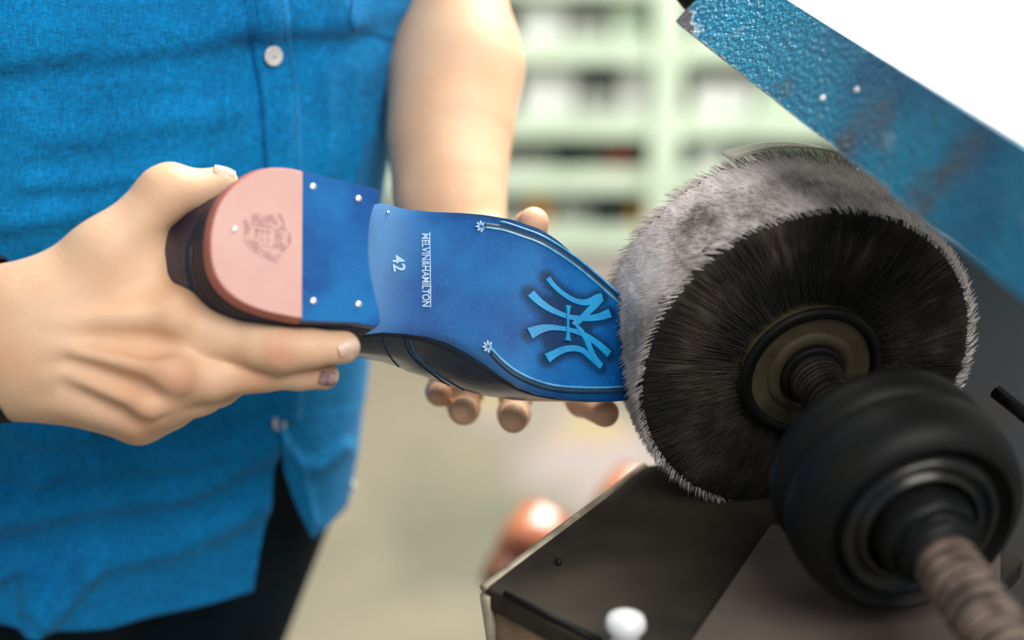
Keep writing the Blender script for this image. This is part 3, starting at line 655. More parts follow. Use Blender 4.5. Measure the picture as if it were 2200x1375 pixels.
# shirt
FOLDS = [([(0, 150), (200, 128), (400, 108), (545, 75)], 22, .0035, 1), ([(640, 70), (760, 60), (860, 40)], 16, .0018, 1), ([(0, 480), (160, 455), (330, 420)], 26, .0022, 0), ([(100, 300), (300, 270), (500, 235)], 30, .0018, 0),
         ([(60, 395), (230, 385), (420, 355)], 18, .0020, 0), ([(690, 130), (705, 260), (700, 380)], 10, .0012, 0), ([(760, 150), (770, 300), (750, 400)], 9, .0012, 0), ([(790, 150), (800, 290)], 8, .0010, 0),
         ([(0, 1120), (200, 1075), (400, 1050), (580, 960)], 26, .0042, 0), ([(0, 1010), (200, 1000), (420, 985), (580, 930)], 22, .0030, 0), ([(200, 1210), (400, 1160), (560, 1080)], 28, .0030, 0), ([(60, 1375), (150, 1270), (200, 1200)], 22, .006, 0),
         ([(0, 1230), (60, 1210), (70, 1300)], 20, .004, 0), ([(205, 900), (203, 1100), (205, 1360)], 5, .0012, 0), ([(620, 980), (680, 1000), (740, 960)], 16, .0012, 0), ([(600, 930), (640, 1010), (670, 1120)], 12, .0012, 0), ([(0, 900), (90, 940), (190, 930)], 22, .004, 0), ([(100, 1020), (40, 1080), (0, 1090)], 20, .004, 0)]
FP = [(spl(np.array(p, float), 6), w, a, t) for p, w, a, t in FOLDS]
def fold(p):
    px, py = project(p); d = 0.
    for P, w, a, t in FP:
        q = P-np.array([px, py]); D = np.sqrt((q**2).sum(1)); i = int(np.argmin(D)); e = D[i]
        if t: sgn = py-P[i, 1]; d += a*(1/(1+math.exp(sgn/w*2.2)))*math.exp(-max(0, -sgn/(w*9))**2)*math.exp(-max(0, e-w*9)/w) if True else 0
        else: d += a*math.exp(-(e/w)**2)
    d *= 2.3; d += .0014*math.sin(px*.021+py*.013)*math.sin(py*.017-px*.006)
    return d
def theta_at(px, z):
    lo_, hi_ = -1.45, 1.5
    for _ in range(30):
        m = (lo_+hi_)/2; q, _ = tpoint(m, z); x, _ = project(q)
        if x < px: lo_ = m
        else: hi_ = m
    return (lo_+hi_)/2
def zrow(py, px=560):
    lo_, hi_ = .6, 1.5
    for _ in range(30):
        m = (lo_+hi_)/2; q, _ = tpoint(theta_at(px, m), m); _, y = project(q)
        if y < py: hi_ = m
        else: lo_ = m
    return (lo_+hi_)/2
ZT = 1.36
def panel(edge_px, hem, th_end, off, nu, nv):
    """cloth panel over the torso; edge_px(py) its front edge, hem(s) the pixel height of its hem"""
    V = []; Fs = []; cache = {}
    pys = np.linspace(-260, 1420, 60); zs = np.array([zrow(y, float(edge_px(y))) for y in pys]); o_ = np.argsort(zs)
    py_of = lambda z: float(np.interp(z, zs[o_], pys[o_])); ths = np.array([theta_at(float(edge_px(y)), z) for y, z in zip(pys, zs)])
    th_of = lambda z: float(np.interp(z, zs[o_], ths[o_]))
    for i in range(nu+1):
        s = i/nu; s2 = s**1.25
        zl, zu = .70, 1.25
        for _ in range(24):
            zm = (zl+zu)/2; thm = lerp(th_of(zm), th_end, s2); x_, y_ = project(tpoint(thm, zm, off)[0])
            if y_ > hem(x_, thm): zl = zm
            else: zu = zm
        zh = zl
        for j in range(nv+1):
            t = j/nv; z = lerp(ZT, zh, t); th = lerp(th_of(z), th_end, s2); p, nv_ = tpoint(th, z, off); V.append(p+nv_*(fold(p) if abs(th) < 1.9 else 0))
    for i in range(nu):
        for j in range(nv): q = i*(nv+1)+j; Fs.append((q, q+nv+1, q+nv+2, q+1))
    return np.array(V), Fs
Lp = lambda y: np.interp(y, [-400, 0, 350, 870, 960, 1030, 1140, 1275, 1400], [540, 545, 585, 600, 588, 580, 562, 538, 520])
Rp = lambda y: placket_px(y) if y < 870 else float(np.interp(y, [870, 930, 1000, 1060, 1120, 1165, 1250], [581, 584, 597, 615, 640, 664, 700]))
lh = lambda x, th: float(np.interp(x, [-300, 0, 60, 160, 240, 330, 470, 540, 560], [1290, 1338, 1352, 1357, 1350, 1326, 1292, 1272, 1268])) if th > -1.3 else 1300
rh = lambda x, th: float(np.interp(x, [600, 664, 700, 735, 750, 770], [1180, 1166, 1136, 1102, 1085, 1075])) if th < 1.25 else 1110
v1 = panel(Lp, lh, -math.pi, .004, 120, 150); v2 = panel(Rp, rh, math.pi, .0080, 100, 130)
def side(v, f): return v, f
vj, fj = join(v1, v2); shirt = mesh('shirt', vj, fj, M['shirt'], person, fix=False); solidify(shirt, .0011, 0)
ts = bvh(shirt)
def on_shirt(px, py, lift):
    p, nv = hit(ts, px, py)
    if p is None: return None, None
    if np.dot(nv, CAM-p) < 0: nv = -nv
    return p+nv*lift, nv
# placket strip
V = []; Fs = []; ys = np.linspace(-60, 900, 100); W0 = []
for y in ys:
    a = Rp(y)+1; wdt = np.interp(y, [0, 180, 350, 870, 960], [95, 92, 84, 66, 50])
    for k, lf in ((0, .0003), (.03, .0020), (.5, .0024), (.97, .0020), (1, .0003)):
        p, nv = on_shirt(a+wdt*k+1.5, y, lf); V.append(p if p is not None else V[-5])
for i in range(len(ys)-1):
    for k in range(4): q = i*5+k; Fs.append((q, q+1, q+6, q+5))
pl = mesh('placket', V, Fs, M['shirt'], shirt, fix=False)
for kx, mt in ((.14, M['dkthread']), (.86, M['dkthread'])):
    parts = []
    for i in range(0, 150):
        y = -50+i*6.2; wdt = np.interp(y, [0, 180, 350, 870, 960], [95, 92, 84, 66, 50]); a = on_shirt(Rp(y)+wdt*kx, y, .0025)[0]; b = on_shirt(Rp(y+3.6)+wdt*kx, y+3.6, .0025)[0]
        if a is not None and b is not None and np.linalg.norm(a-b) < .004: parts.append(tube([a, b], .00022, 4))
    v, f = join(*parts); mesh('stitching', v, f, mt, pl, label='row of dark blue stitches')
# buttons
def button(px, py, r, nm='button', nvec=None, pos=None):
    if pos is None: p, nv = on_shirt(px, py, .0034)
    else: p, nv = pos, nvec
    v, f = lathe([(-.0010, r*.75), (-.0006, r*.97), (0, r), (.0007, r*.96), (.0010, r*.86), (.0006, r*.72), (.0004, r*.3), (.0004, .0002)], p, nv, 40)
    e1, e2, a = frame(nv); b = mesh(nm, v, f, M['button'], shirt)
    parts = [tube([p+a*.0008+e1*.0011+e2*.0011, p+a*.0014+e1*.0004, p+a*.0014-e1*.0004, p+a*.0008-e1*.0011-e2*.0011], .0003, 5), tube([p+a*.0008+e1*.0011-e2*.0011, p+a*.0014, p+a*.0008-e1*.0011+e2*.0011], .0003, 5), tube([p-nv*.0034, p+nv*.0004], .0009, 6)]
    v, f = join(*parts); mesh('button_thread', v, f, M['pin'], b); return b
button(582, 119, .0060); button(594, 910, .0052)
a_, n_ = on_shirt(738, 1060, .002)
if a_ is not None: button(0, 0, .0042, pos=a_+np.array([.004, .01, 0]), nvec=nrm(n_+RT*1.5))
# buttonholes
for px, py in ((580, 88), (592, 888)):
    a, b = on_shirt(px, py-7, .0021)[0], on_shirt(px+1, py+7, .0021)[0]; v, f = tube([a, b], .0005, 6); mesh('buttonhole', v, f, M['dkthread'], pl)
# chest pocket
pk = [(748, -70), (750, 0), (748, 58), (800, 78), (850, 90), (866, 60)]; V = []; Fs = []
for i, t in enumerate(np.linspace(0, 1, 14)):
    for j, s in enumerate(np.linspace(0, 1, 12)):
        xl = 749; xr = np.interp(t, [0, .6, 1], [900, 872, 850]); x = lerp(xl, xr, s); y = lerp(-80, lerp(58, 90, s), t); p, nv = on_shirt(x, y, .0012 if 0 < s < 1 and t < 1 else .0003); V.append(p if p is not None else V[-1])
for i in range(13):
    for j in range(11): q = i*12+j; Fs.append((q, q+1, q+13, q+12))
mesh('chest_pocket', V, Fs, M['shirt'], shirt, fix=False)
Q = [on_shirt(*p, .0014)[0] for p in spl(np.array([(752, -60), (753, 0), (752, 54), (800, 73), (846, 85)], float), 8)]; v, f = tube([p for p in Q if p is not None], .00035, 5); mesh('pocket_seam', v, f, M['dkthread'], shirt)
# short sleeves
for sh_, el in ((Rsh, REl), (Lsh, LEl)):
    e = nrm(el-sh_); L = np.linalg.norm(el-sh_); v, f = lathe([(-.03, .062), (.0, .068), (L*.3, .070), (L*.62, .066), (L*.66, .068), (L*.70, .068)], sh_, e, 40, cap=False); o = mesh('sleeve', v, f, M['shirt'], shirt); solidify(o, .0015)
# trousers
vol = Vol((-.86, .70, .03), (.05, 1.25, 1.12), .008); B = vol.new()
cW, aW = row(1.0); cW = np.array([cW, CY, 1.005]); vol.cap(B, hips[0]+(0, 0, .05), .084, hips[1]+(0, 0, .05), .080, .03, .06); vol.cap(B, cW-LL*.10, .098, cW+LL*(aW-.102), .096, .02, .06)
def tl(px, py, y): return ony(px, py, y)
for i, (h_, k_) in enumerate(zip(hips, ank)):
    kn = (h_+k_)/2; vol.cap(B, h_, .088, kn, .072, .03, .06); vol.cap(B, kn, .075, k_+(0, 0, .03), .065, .03, .06)
V, Fs = vol.surf(B); V = relax(V, Fs, 3, .5); mesh('trousers', V, Fs.tolist(), M['trouser'], person, fix=False)
for k_ in ank:
    c = k_+NF*.06; e = NF; V = []; Fs = []
    pr = [(-.11, .018, .05), (-.09, .034, .075), (-.04, .038, .085), (.02, .044, .075), (.08, .050, .06), (.13, .044, .045), (.165, .028, .036), (.175, .008, .02)]
    sd = np.cross((0, 0, 1), e)
    for t, w, h in pr:
        for a in np.linspace(0, math.pi, 14): V.append(np.array([c[0], c[1], 0])+e*t+sd*w*math.cos(a)+np.array([0, 0, .002+h*math.sin(a)**.7]))
    for i in range(len(pr)-1):
        for j in range(13): Fs.append((i*14+j, i*14+j+1, i*14+15+j, i*14+14+j))
        Fs.append((i*14, i*14+13, i*14+27, i*14+14))
    Fs += [tuple(range(14)), tuple(range(14*7, 14*8))]
    mesh('work_shoe', V, Fs, M['black'], person)
# dark wrist band at the frame's edge
a = W(6, 728, .704); e = nrm(W(-120, 738, .708)-a); e1, e2, _ = frame(e, UP); V = []; Fs = []; pr = [(-.003, .000), (-.002, .0022), (.012, .0024), (.013, 0)]
for t, o_ in pr:
    for k in range(48):
        th = 2*math.pi*k/48; V.append(a+e*t+nrm(np.cross(e, FW))*math.sin(th)*(.0395+o_)+FW*math.cos(th)*(.034+o_))
for i in range(3):
    for k in range(48): Fs.append((i*48+k, i*48+(k+1) % 48, (i+1)*48+(k+1) % 48, (i+1)*48+k))
mesh('wrist_band', V, Fs, M['black'], person)
# ------------------------------------------------------------------ machine
KB = 1.035
ax_c = nrm([.189, -.491, -.850]); hub_c = np.array([.150, -.0245, .72])*KB; AX = C2W(ax_c)-CAM; HB = C2W(hub_c)
machine = empty('finishing_machine', (HB[0]+.1, HB[1]+.1, 0), 'shoe finishing machine with grey rotary brush, black wheel and peeling blue hood', 'machine')
RB = .092*KB; LB = .070*KB
brush = mesh('brush_wheel', *lathe([(.004, .010), (.004, .036), (.001, .0375), (-.002, .038), (-LB+.002, .038), (-LB, .036), (-LB, .010)], HB, AX, 96), M['wood'], machine, label='dark olive hub disc of the brush')
flatsmooth(brush, 30)
e1, e2, aa = frame(AX)
def bristle_core():
    pr = [(-.004, .030), (-.003, .040), (.0000, .055), (.0005, .072), (-.001, RB-.008), (-.004, RB-.0045), (-.010, RB-.003), (-LB*.5, RB-.0025), (-LB+.008, RB-.003), (-LB+.002, RB-.007), (-LB, .06), (-LB+.002, .030)]
    v, f = lathe(pr, HB, AX, 220, cap=False); v = v.copy(); ns = len(pr)
    for i in range(ns):
        for k in range(220):
            j = i*220+k; rad = v[j]-HB; rad -= aa*(rad@aa); v[j] += nrm(rad)*rng.normal(0, .0006)+aa*rng.normal(0, .0005)
    return v, f
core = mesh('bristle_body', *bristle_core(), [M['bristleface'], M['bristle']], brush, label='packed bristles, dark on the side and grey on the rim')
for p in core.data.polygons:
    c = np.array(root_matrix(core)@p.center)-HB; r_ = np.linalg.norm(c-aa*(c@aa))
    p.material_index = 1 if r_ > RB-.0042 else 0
tuft = {0: ([], []), 1: ([], [])}
def blade(k, p, d, wv, w, L, bend):
    V, Fs = tuft[k]; n = len(V); m_ = p+d*L*.55+bend*.3; t_ = p+d*L+bend; nn = np.cross(d, wv)
    for q, ww in ((p, w), (m_, w*.8), (t_, w*.25)):
        V += [q-wv*ww, q+wv*ww*.6+nn*ww*.9, q+wv*ww*.6-nn*ww*.9]
    for i in (0, 3):
        for a, b in ((0, 1), (1, 2), (2, 0)): Fs.append((n+i+a, n+i+b, n+i+3+b, n+i+3+a))
    Fs.append((n+6, n+7, n+8))
for i in range(15000):                              # tips over the rim
    th = rng.uniform(0, 2*math.pi); t = -LB*rng.uniform(0, 1)**1.0; rd_ = e1*math.cos(th)+e2*math.sin(th); tg = np.cross(aa, rd_)
    blade(1, HB+aa*t+rd_*(RB-.006), nrm(rd_+tg*rng.normal(.7, .15)+aa*rng.normal(0, .06)), aa, .0003, rng.normal(.0070, .0006), tg*rng.normal(.001, .0005))
for i in range(6500):                              # bristles showing on the side face
    th = rng.uniform(0, 2*math.pi); rd_ = e1*math.cos(th)+e2*math.sin(th); tg = np.cross(aa, rd_); r0 = rng.uniform(.038, .080); L = rng.uniform(.010, .020)
    L = min(L, RB-.0035-r0)
    blade(0, HB+aa*(.0005+rng.normal(0, .0006))+rd_*r0, nrm(rd_+tg*rng.normal(.0, .04)-aa*.02*(r0+L > .07)), tg, .00022, L, tg*rng.normal(0, .0004))
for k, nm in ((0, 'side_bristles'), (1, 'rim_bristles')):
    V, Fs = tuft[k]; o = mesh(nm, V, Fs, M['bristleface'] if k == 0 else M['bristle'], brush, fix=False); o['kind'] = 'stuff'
mesh('hub_collar', *lathe([(.0035, .0385), (.0062, .0380), (.0062, .0330), (.0042, .0325)], HB, AX, 96, cap=False), M['black'], brush)
mesh('hub_washer', *lathe([(.0035, .0240), (.0050, .0235), (.0050, .0160), (.0036, .0158)], HB, AX, 96, cap=False), M['wood'], brush)
# shaft with worn rings
pr = [(-.105, .0132)]; t = -.10
while t < .27:
    g = rng.uniform(.0012, .0045); r = .0138+rng.normal(0, .00018); pr += [(t, r), (t+g*.8, r), (t+g, r-.0005)]; t += g
shaft = mesh('shaft', *lathe(pr, HB, AX, 64), M['steel'], machine, label='grooved steel shaft'); flatsmooth(shaft, 60)
mesh('shaft_collar', *lathe([(-.002, .0150), (-.002, .0172), (.008, .0172), (.009, .0162), (.009, .0140)], HB, AX, 64, cap=False), M['black'], shaft)
# black wheel
k = KB; wp = [(.066, .020), (.064, .040), (.066, .052), (.069, .0575), (.075, .0595), (.084, .0590), (.0865, .0560), (.0875, .0550), (.0885, .0565), (.094, .0600), (.106, .0595), (.115, .0570), (.120, .0520), (.1215, .0480), (.119, .0455), (.116, .0430), (.1155, .0400)]
wheel = mesh('grinding_wheel', *lathe([(a+.016, r*.90) for a, r in wp], HB, AX, 128, cap=False), M['black'], machine, label='black rounded wheel'); flatsmooth(wheel, 60)
mesh('wheel_ring', *lathe([(a+.015, r*.94) for a, r in [(.112, .0400), (.121, .0390), (.1235, .0365), (.1225, .0345), (.119, .0335), (.1195, .0315), (.1225, .0305), (.1235, .0285), (.120, .0265), (.117, .0260)]], HB, AX, 128, cap=False), M['ringdk'], wheel)
mesh('bearing_nut', *lathe([(a+.015, r*.94) for a, r in [(.112, .0265), (.130, .0245), (.134, .0225), (.134, .0205), (.131, .0195), (.138, .0190), (.143, .0175), (.143, .0135)]], HB, AX, 8, cap=False), M['black'], wheel)
mesh('wheel_hub', *lathe([(a+.015, r*.94) for a, r in [(.110, .041), (.115, .041), (.116, .014)]], HB, AX, 96, cap=False), M['black'], wheel)
mesh('shaft_end', *lathe([(a+.015, r*.94) for a, r in [(.142, .0139)]+[(.145+i*.0035, .0146+.0003*(i % 2)) for i in range(36)]], HB, AX, 64), M['rustsh'], shaft, label='rust-worn threaded end of the shaft')
bt = HB+AX*.1355+(e1*math.cos(2.1)+e2*math.sin(2.1))*.021
# find the direction seen at the upper left of the nut
mesh('grub_screw', *lathe([(-.004, .0032), (.0035, .0030), (.0045, .002)], HB+AX*.134+nrm(-RT*.2+UP*1.)*.0215, nrm(UP-RT*.3), 16), M['steel'], wheel)
# hood: blue plate with peeling paint, white top
def hood_mat():
    m = bpy.data.materials.new('peeling_blue_paint'); m.use_nodes = True; nt = m.node_tree; N = nt.nodes; L = nt.links; b = N['Principled BSDF']; tc = N.new('ShaderNodeTexCoord')
    def noise(sc, lo, hi, det=5):
        n = N.new('ShaderNodeTexNoise'); n.inputs['Scale'].default_value = sc; n.inputs['Detail'].default_value = det; L.new(tc.outputs['Object'], n.inputs['Vector'])
        r = N.new('ShaderNodeMapRange'); r.inputs['From Min'].default_value = lo; r.inputs['From Max'].default_value = hi; L.new(n.outputs['Fac'], r.inputs['Value']); return r.outputs[0], n.outputs['Fac']
    f1, _ = noise(16, .45, .62); f2, _ = noise(30, .56, .68); f3, n3 = noise(60, .62, .72)
    c = nmix(nt, f1, (.003, .26, .44), (.002, .15, .30)); c = nmix(nt, f2, c, (.075, .13, .17)); c = nmix(nt, f3, c, (.12, .33, .44))
    at = N.new('ShaderNodeAttribute'); at.attribute_name = 'bare'; ad = N.new('ShaderNodeMath'); L.new(at.outputs['Fac'], ad.inputs[0])
    mu = N.new('ShaderNodeMath'); mu.operation = 'MULTIPLY_ADD'; n4 = N.new('ShaderNodeTexNoise'); n4.inputs['Scale'].default_value = 130; n4.inputs['Detail'].default_value = 5; L.new(tc.outputs['Object'], n4.inputs['Vector']); L.new(n4.outputs['Fac'], mu.inputs[0]); mu.inputs[1].default_value = 1.1; mu.inputs[2].default_value = -.55; L.new(mu.outputs[0], ad.inputs[1])
    r = N.new('ShaderNodeMapRange'); r.inputs['From Min'].default_value = .55; r.inputs['From Max'].default_value = .6; L.new(ad.outputs[0], r.inputs['Value'])
    r2 = N.new('ShaderNodeMapRange'); r2.inputs['From Min'].default_value = .44; r2.inputs['From Max'].default_value = .5; L.new(ad.outputs[0], r2.inputs['Value'])
    c = nmix(nt, r2.outputs[0], c, (.30, .50, .60)); c = nmix(nt, r.outputs[0], c, (.17, .15, .15)); L.new(c, b.inputs['Base Color'])
    b.inputs['Roughness'].default_value = .38; b.inputs['Coat Weight'].default_value = .1
    n5 = N.new('ShaderNodeTexNoise'); n5.inputs['Scale'].default_value = 330; n5.inputs['Detail'].default_value = 2; L.new(tc.outputs['Object'], n5.inputs['Vector']); bp = N.new('ShaderNodeBump'); bp.inputs['Strength'].default_value = 1; bp.inputs['Distance'].default_value = .003; L.new(n5.outputs['Fac'], bp.inputs['Height']); L.new(bp.outputs[0], b.inputs['Normal'])
    return m
HM_ = hood_mat()
hA = W(1455, 50, .80); hB = W(2420, 815, .50); hC = W(2420, 442, .50); hD = W(1567, -74, .80); hE = W(1512, -12, .80)
nu, nv = 90, 24; V = []; Fs = []; bare = []
hn = nrm(np.cross(hB-hA, hD-hA)); hn = hn if hn@(CAM-hA) > 0 else -hn
for i in range(nu+1):
    for j in range(nv+1):
        s, t = i/nu, j/nv; p = lerp(lerp(hA, hB, s), lerp(hD, hC, s), t); V.append(p)
        x, y = project(p); bare.append(.95*math.exp(-max(0, (x-1455)*.62+(50-y)*-.78*0)/34.)*(1 if t < .55 else 0) if x < 1560 else 0)
        bare[-1] = max(bare[-1], .62*math.exp(-t/.05)*(1 if x < 2000 else .2), .8*math.exp(-(((x-1455)**2+(y-60)**2)/70**2)))
for i in range(nu):
    for j in range(nv): q = i*(nv+1)+j; Fs.append((q, q+nv+1, q+nv+2, q+1))
hood = mesh('hood', V, Fs, HM_, machine, smooth=False, fix=False, label='blue hood panel with peeling paint'); solidify(hood, .004, 0)
at = hood.data.attributes.new('bare', 'FLOAT', 'POINT'); at.data.foreach_set('value', np.array(bare, np.float32))
inn = -hn
Vt, Ft = prism([hD-hn*.001, hC-hn*.001, W(3000, -100, .85), W(1760, -420, 1.05)], -UP*.004)
mesh('hood_top', Vt, Ft, M['white'], hood, smooth=False, label='white enamel top sheet')
mesh('hood_bolt', *lathe([(-.004, .006), (.004, .006), (.006, .004)], W(1478, -6, .802), hn, 16), M['black'], hood)
mesh('paint_chip', *lathe([(0, .0022), (.0005, .0018), (.0006, .0004)], lerp(lerp(hA, hB, .41), lerp(hD, hC, .41), .33)+hn*.002, hn, 10), M['white'], hood)
mesh('paint_chip', *lathe([(0, .0020), (.0005, .0016), (.0006, .0004)], lerp(lerp(hA, hB, .475), lerp(hD, hC, .475), .60)+hn*.002, hn, 10), M['white'], hood)
# cream guard curved behind the top of the brush
def ang_of(px, py, t, r):
    best = None
    for k in range(360):
        th = math.radians(k); p = HB+AX*t+(e1*math.cos(th)+e2*math.sin(th))*r; x, y = project(p); d = (x-px)**2+(y-py)**2
        if best is None or d < best[0]: best = (d, th)
    return best[1]
g0 = ang_of(1560, 350, -LB-.012, .0925); g1_ = ang_of(1938, 462, -LB+.010, .0985)
if g0 > g1_: g0, g1_ = g1_, g0
if g1_-g0 > math.pi: g0, g1_ = g1_, g0+2*math.pi
v, f = lathe([(-LB-.014, .0905), (-LB-.014, .0920), (-LB-.002, .0945), (-LB+.010, .0990), (-LB+.010, .0980)], HB, AX, 48, False, g0, g1_); o = mesh('brush_guard', v, f, M['cream'], machine, label='cream curved guard'); solidify(o, .0012)
# slate housing at the right behind the brush
q = [W(1960, 455, .90), W(2600, 860, .76), W(2600, 1700, .66), W(2160, 1500, .74), W(2000, 1000, .84)]
v, f = prism(q, FW*.25+RT*.10); hs = mesh('motor_housing', v, f, M['slate'], machine, smooth=False, label='dark slate motor housing'); bevel(hs, .004)
v, f = tube([W(2140, 842, .745), W(2250, 930, .72)], .004, 8); mesh('housing_seam', v, f, M['black'], hs)
v, f = prism([W(1938, 448, .885), W(2010, 500, .87), W(2008, 530, .87), W(1934, 470, .885)], FW*.02); mesh('hood_gap', v, f, M['black'], hs, smooth=False)
# dust tray under the brush
TZ = 1.035; q = [onz(1385, 1000, TZ), onz(1040, 1260, TZ), onz(1290, 1395, TZ), onz(1760, 1700, TZ), onz(2200, 1200, TZ), onz(1700, 960, TZ)]
v, f = prism(q, (0, 0, -.012)); tr = mesh('dust_tray', v, f, [M['tray']], machine, smooth=False, label='sooty dark tray plate'); bevel(tr, .0015)
def inset(p, k, z): c = np.mean(q, axis=0); r = lerp(np.array(p), c, k); r[2] = z; return r
ed = [onz(1385, 1000, TZ), onz(1040, 1260, TZ), onz(1290, 1395, TZ)]
v, f = tube([ed[0]+(0, 0, -.001), lerp(ed[0], ed[1], .5)+(0, 0, -.001), ed[1]+(0, 0, -.001)], .0026, 8); mesh('tray_rim', v, f, M['trayedge'], tr, label='rim painted pale like a lit edge')
q2 = [p+np.array([0, 0, -.012]) for p in (lerp(np.array(a), np.mean(q, axis=0), .03) for a in q)]
v, f = prism(q2, (0, 0, -.60)); bx = mesh('machine_base', v, f, M['rust'], machine, smooth=False, label='rust-brown base cabinet'); bevel(bx, .003)
v, f = tube([ed[1]+(.001, -.001, -.004), ed[1]+(.006, .003, -.05), ed[1]+(.008, .004, -.60)], .0032, 8); mesh('corner_strip', v, f, M['trayedge'], bx, label='corner painted pale like a lit edge')
v, f = box_vf((HB[0]+.14, HB[1]+.17, .22), (.36, .30, .44)); mesh('machine_foot', v, f, M['slate'], machine, smooth=False)
q = [onz(1655, 1125, TZ+.004), onz(1470, 1395, TZ+.004), onz(1600, 1700, TZ+.004), onz(2150, 1650, TZ+.004), onz(2150, 1150, TZ+.004)]
v, f = prism(q, (0, 0, -.004)); dp = mesh('dusty_plate', v, f, M['dust'], machine, smooth=False, label='dusty brown cover plate'); bevel(dp, .001)
v, f = tube([onz(1290, 1378, TZ+.001), onz(1180, 1325, TZ+.001), onz(1085, 1275, TZ+.001)], .002, 6); mesh('tray_lip', v, f, M['black'], tr)
# pale knob on the tray
kc = onz(1342, 1408, TZ); kn = mesh('clamp_knob', *lathe([(0, .0075), (.004, .0085), (.008, .006), (.011, .0062), (.016, .0095), (.020, .0085), (.022, .004), (.0225, .0002)], kc, (0, 0, 1), 24), M['white'], machine, label='pale round knob')
v, f = lathe([(-.003, .0016), (.003, .0016)], onz(1200, 1212, TZ), (0, 0, 1), 12); mesh('tray_rivet', v, f, M['black'], tr)
# tan shoes on a ledge behind the tray
SZ = .495; sc_c = W(1150, 1150, 1.10); 
TX = sc_c[0]-.055
v, f = box_vf((.145, 1.42, SZ-.009), (.20, .34, .016)); lg_ = empty('side_bench', (.145, 1.42, 0), 'narrow dark bench behind the tray carrying the tan shoes', 'bench'); mesh('bench_top', v, f, M['tray'], lg_, smooth=False)
for dx in (-.08, .08):
    for dy in (-.15, .15): v, f = box_vf((.145+dx, 1.42+dy, (SZ-.016)/2), (.03, .02, SZ-.016)); mesh('leg', v, f, M['slate'], lg_, smooth=False)
TM = dict(sole=M['tandk'], soleedge=M['tandk'], stack=M['tandk'], pink=M['tandk'], coral=M['tandk'], upper=M['tan'], lining=M['lining'], counter=M['tan'], edge=M['tan'])
def shoe_pose(x, y, heading, roll, pitch=-38):
    return Matrix.Translation((x, y, 1.)) @ Matrix.Rotation(heading, 4, 'Z') @ Matrix.Rotation(math.pi+roll, 4, 'X') @ Matrix.Rotation(math.radians(pitch), 4, 'Y')
def rest(root):
    z = min((root.matrix_basis @ v.co).z for ch in root.children for v in ch.data.vertices); root.matrix_basis = Matrix.Translation((0, 0, SZ-z)) @ root.matrix_basis
t1 = empty('tan_shoe', None, 'tan leather shoe with a bright highlight on its heel, behind the near tray corner', 'shoe', 'tan shoes behind the tray', mat=shoe_pose(TX+.029, sc_c[1]+.25, math.radians(76), math.radians(22)))
build_shoe(t1, TM, False); rest(t1)
t2 = t1.copy(); COL.objects.link(t2); t2['label'] = 'tan leather shoe mostly hidden by the tray, right of the other tan shoe'; t2.matrix_basis = shoe_pose(TX+.132, sc_c[1]+.36, math.radians(76), math.radians(22), -32)
for ch in list(t1.children):
    c = ch.copy(); COL.objects.link(c); c.parent = t2
rest(t2)
# ------------------------------------------------------------------ rack in the background
RY = 4.05
RM = mat('pale_green_enamel', (.66, .78, .60), .5, col2=(.58, .70, .52), scale=6)
BMW = mat('pale_panel', (.62, .68, .58), .7, col2=(.54, .6, .5), scale=3)
rack = empty('storage_rack', (.9, RY+.3, 0), 'pale green metal storage rack filled with boxes along the back wall', 'rack')
def zy(py, y=RY): return float(ony(1100, py, y)[2])
def xp_(px, py=300, y=RY): return float(ony(px, py, y)[0])
sh_py = [-60, 85, 245, 362, 486]; levels = [zy(p) for p in sh_py]
postx = [xp_(470), xp_(1425), xp_(2400)]
for x in postx:
    for y in (RY-.03, RY+.62):
        v, f = box_vf((x, y, .75), (.088, .05, 1.5)); bevel(mesh('post', v, f, RM, rack, smooth=False), .004)
v, f = box_vf(((postx[0]+postx[2])/2, RY+.655, .75), (postx[2]-postx[0], .02, 1.4)); mesh('back_panel', v, f, BMW, rack, smooth=False)
for i, z in enumerate(levels):
    v, f = box_vf(((postx[0]+postx[2])/2, RY+.30, z-.035), (postx[2]-postx[0], .62, .03)); mesh('shelf', v, f, RM, rack, smooth=False)
    v, f = box_vf(((postx[0]+postx[2])/2, RY-.02, z-.03), (postx[2]-postx[0], .02, .065)); mesh('shelf_lip', v, f, RM, rack, smooth=False)
cols = {'white': (.80, .80, .76), 'grey': (.36, .37, .33), 'dark': (.035, .05, .045), 'pale green': (.55, .66, .50), 'orange': (.72, .36, .06), 'red': (.35, .06, .03), 'beige': (.62, .56, .48)}
BM = {k: mat(k.replace(' ', '_')+'_card', c, .7, col2=tuple(x*.82 for x in c), scale=9) for k, c in cols.items()}
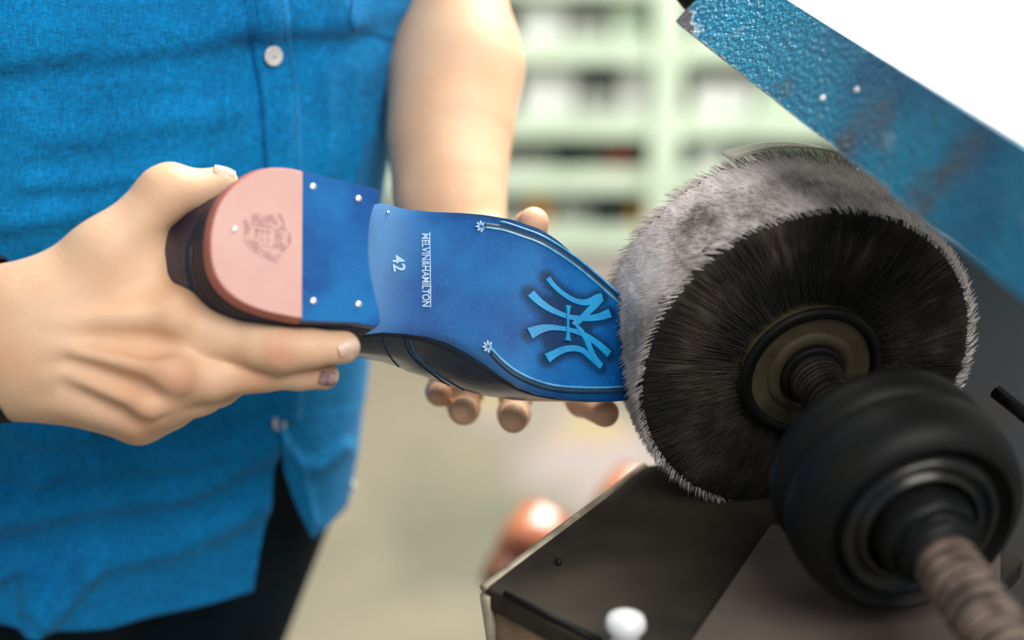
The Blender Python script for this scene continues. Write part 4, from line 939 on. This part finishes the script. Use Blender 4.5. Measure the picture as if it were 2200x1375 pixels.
def crate(px0, px1, lvl, hpx, colr, what, where, dy=0., open_=True):
    x0, x1 = xp_(px0), xp_(px1); z0 = levels[lvl]-.019; h = max(.02, zy(sh_py[lvl]-hpx)-zy(sh_py[lvl])); w = x1-x0; d = .30; cx_ = (x0+x1)/2; cyy = RY+.20+dy
    e = empty('storage_bin' if open_ else 'carton', (cx_, cyy, z0), f'{colr} {what} {where}', 'bin' if open_ else 'box')
    t = .008
    if open_:
        A_ = lambda k, z: [(cx_-w*k/2, cyy-d/2+(1-k)*w/2, z), (cx_+w*k/2, cyy-d/2+(1-k)*w/2, z), (cx_+w*k/2, cyy+d/2-(1-k)*w/2, z), (cx_-w*k/2, cyy+d/2-(1-k)*w/2, z)]
        v = A_(.94, z0)+A_(1, z0+h)+A_(.92, z0+h)+A_(.88, z0+.01); f = [(0, 1, 2, 3), (12, 13, 14, 15)]+[(r*4+k, r*4+(k+1) % 4, r*4+4+(k+1) % 4, r*4+4+k) for r in range(3) for k in range(4)]
        mesh('body', v, f, BM[colr], e, smooth=False)
        v, f = box_vf((cx_, cyy-d/2-.007, z0+h*.72), (w*.3, .012, .018)); mesh('handle', v, f, BM[colr], e, smooth=False)
    else:
        v, f = box_vf((cx_, cyy, z0+h*.4), (w, d, h*.8)); bevel(mesh('box_body', v, f, BM[colr], e, smooth=False), .003)
        v, f = box_vf((cx_, cyy, z0+h*.9), (w+.006, d+.006, h*.2)); bevel(mesh('lid', v, f, BM[colr], e, smooth=False), .002)
    return e
names = ['top shelf', 'upper shelf', 'middle shelf', 'low shelf', 'lowest shelf']
items = [(1, 1120, 1215, 92, 'white', 0), (1, 1225, 1300, 60, 'grey', 1), (1, 1310, 1385, 95, 'pale green', 0), (1, 1490, 1600, 80, 'white', 0), (1, 1610, 1700, 60, 'grey', 1),
         (2, 1125, 1235, 110, 'white', 1), (2, 1242, 1325, 60, 'grey', 0), (2, 1335, 1390, 115, 'white', 1), (2, 1490, 1620, 75, 'white', 0), (2, 1630, 1740, 90, 'pale green', 1),
         (3, 1080, 1190, 36, 'grey', 0), (3, 1205, 1250, 40, 'dark', 0), (3, 1320, 1352, 52, 'red', 1), (3, 1356, 1386, 92, 'dark', 0), (3, 1462, 1492, 88, 'dark', 1), (3, 1500, 1570, 60, 'white', 0), (3, 1580, 1660, 45, 'grey', 1),
         (4, 1065, 1130, 60, 'grey', 0), (4, 1138, 1180, 70, 'orange', 1), (4, 1188, 1275, 62, 'grey', 0), (4, 1285, 1360, 60, 'dark', 0), (4, 1366, 1392, 40, 'orange', 1), (4, 1500, 1600, 60, 'grey', 1),
         (2, 700, 850, 80, 'white', 0), (3, 820, 868, 50, 'pale green', 0), (4, 818, 872, 100, 'white', 1), (1, 1760, 1900, 70, 'white', 0)]
desc = {}
for i, (lv, a, b, h, c, op) in enumerate(items):
    side_ = 'right of the green post' if a > 1430 else ('beside the forearm' if a < 1150 else 'left of the green post')
    if a < 900: side_ = 'between the shirt and the forearm'
    if a > 1550: side_ = 'above the brush'
    if 1300 < a < 1430: side_ = 'just left of the green post'
    crate(a, b, lv, h, c, 'open bin' if not op else 'lidded carton', f'on the {names[lv]}, {side_}', open_=not op)
# things on the floor below the rack, seen as soft patches
def floor_box(px0, px1, py, h, colr, label):
    p = onz((px0+px1)/2, py, 0); w = (px1-px0)/FPX*(np.dot(p-CAM, FW)); e = empty('floor_crate', (p[0], p[1]+.15, 0), label, 'crate')
    v, f = box_vf((p[0], p[1]+.15, h*.45), (w, .3, h*.9)); mesh('body', v, f, BM[colr], e, smooth=False); v, f = box_vf((p[0], p[1]+.15, h*.95), (w+.02, .32, h*.1)); mesh('lid', v, f, BM[colr], e, smooth=False)
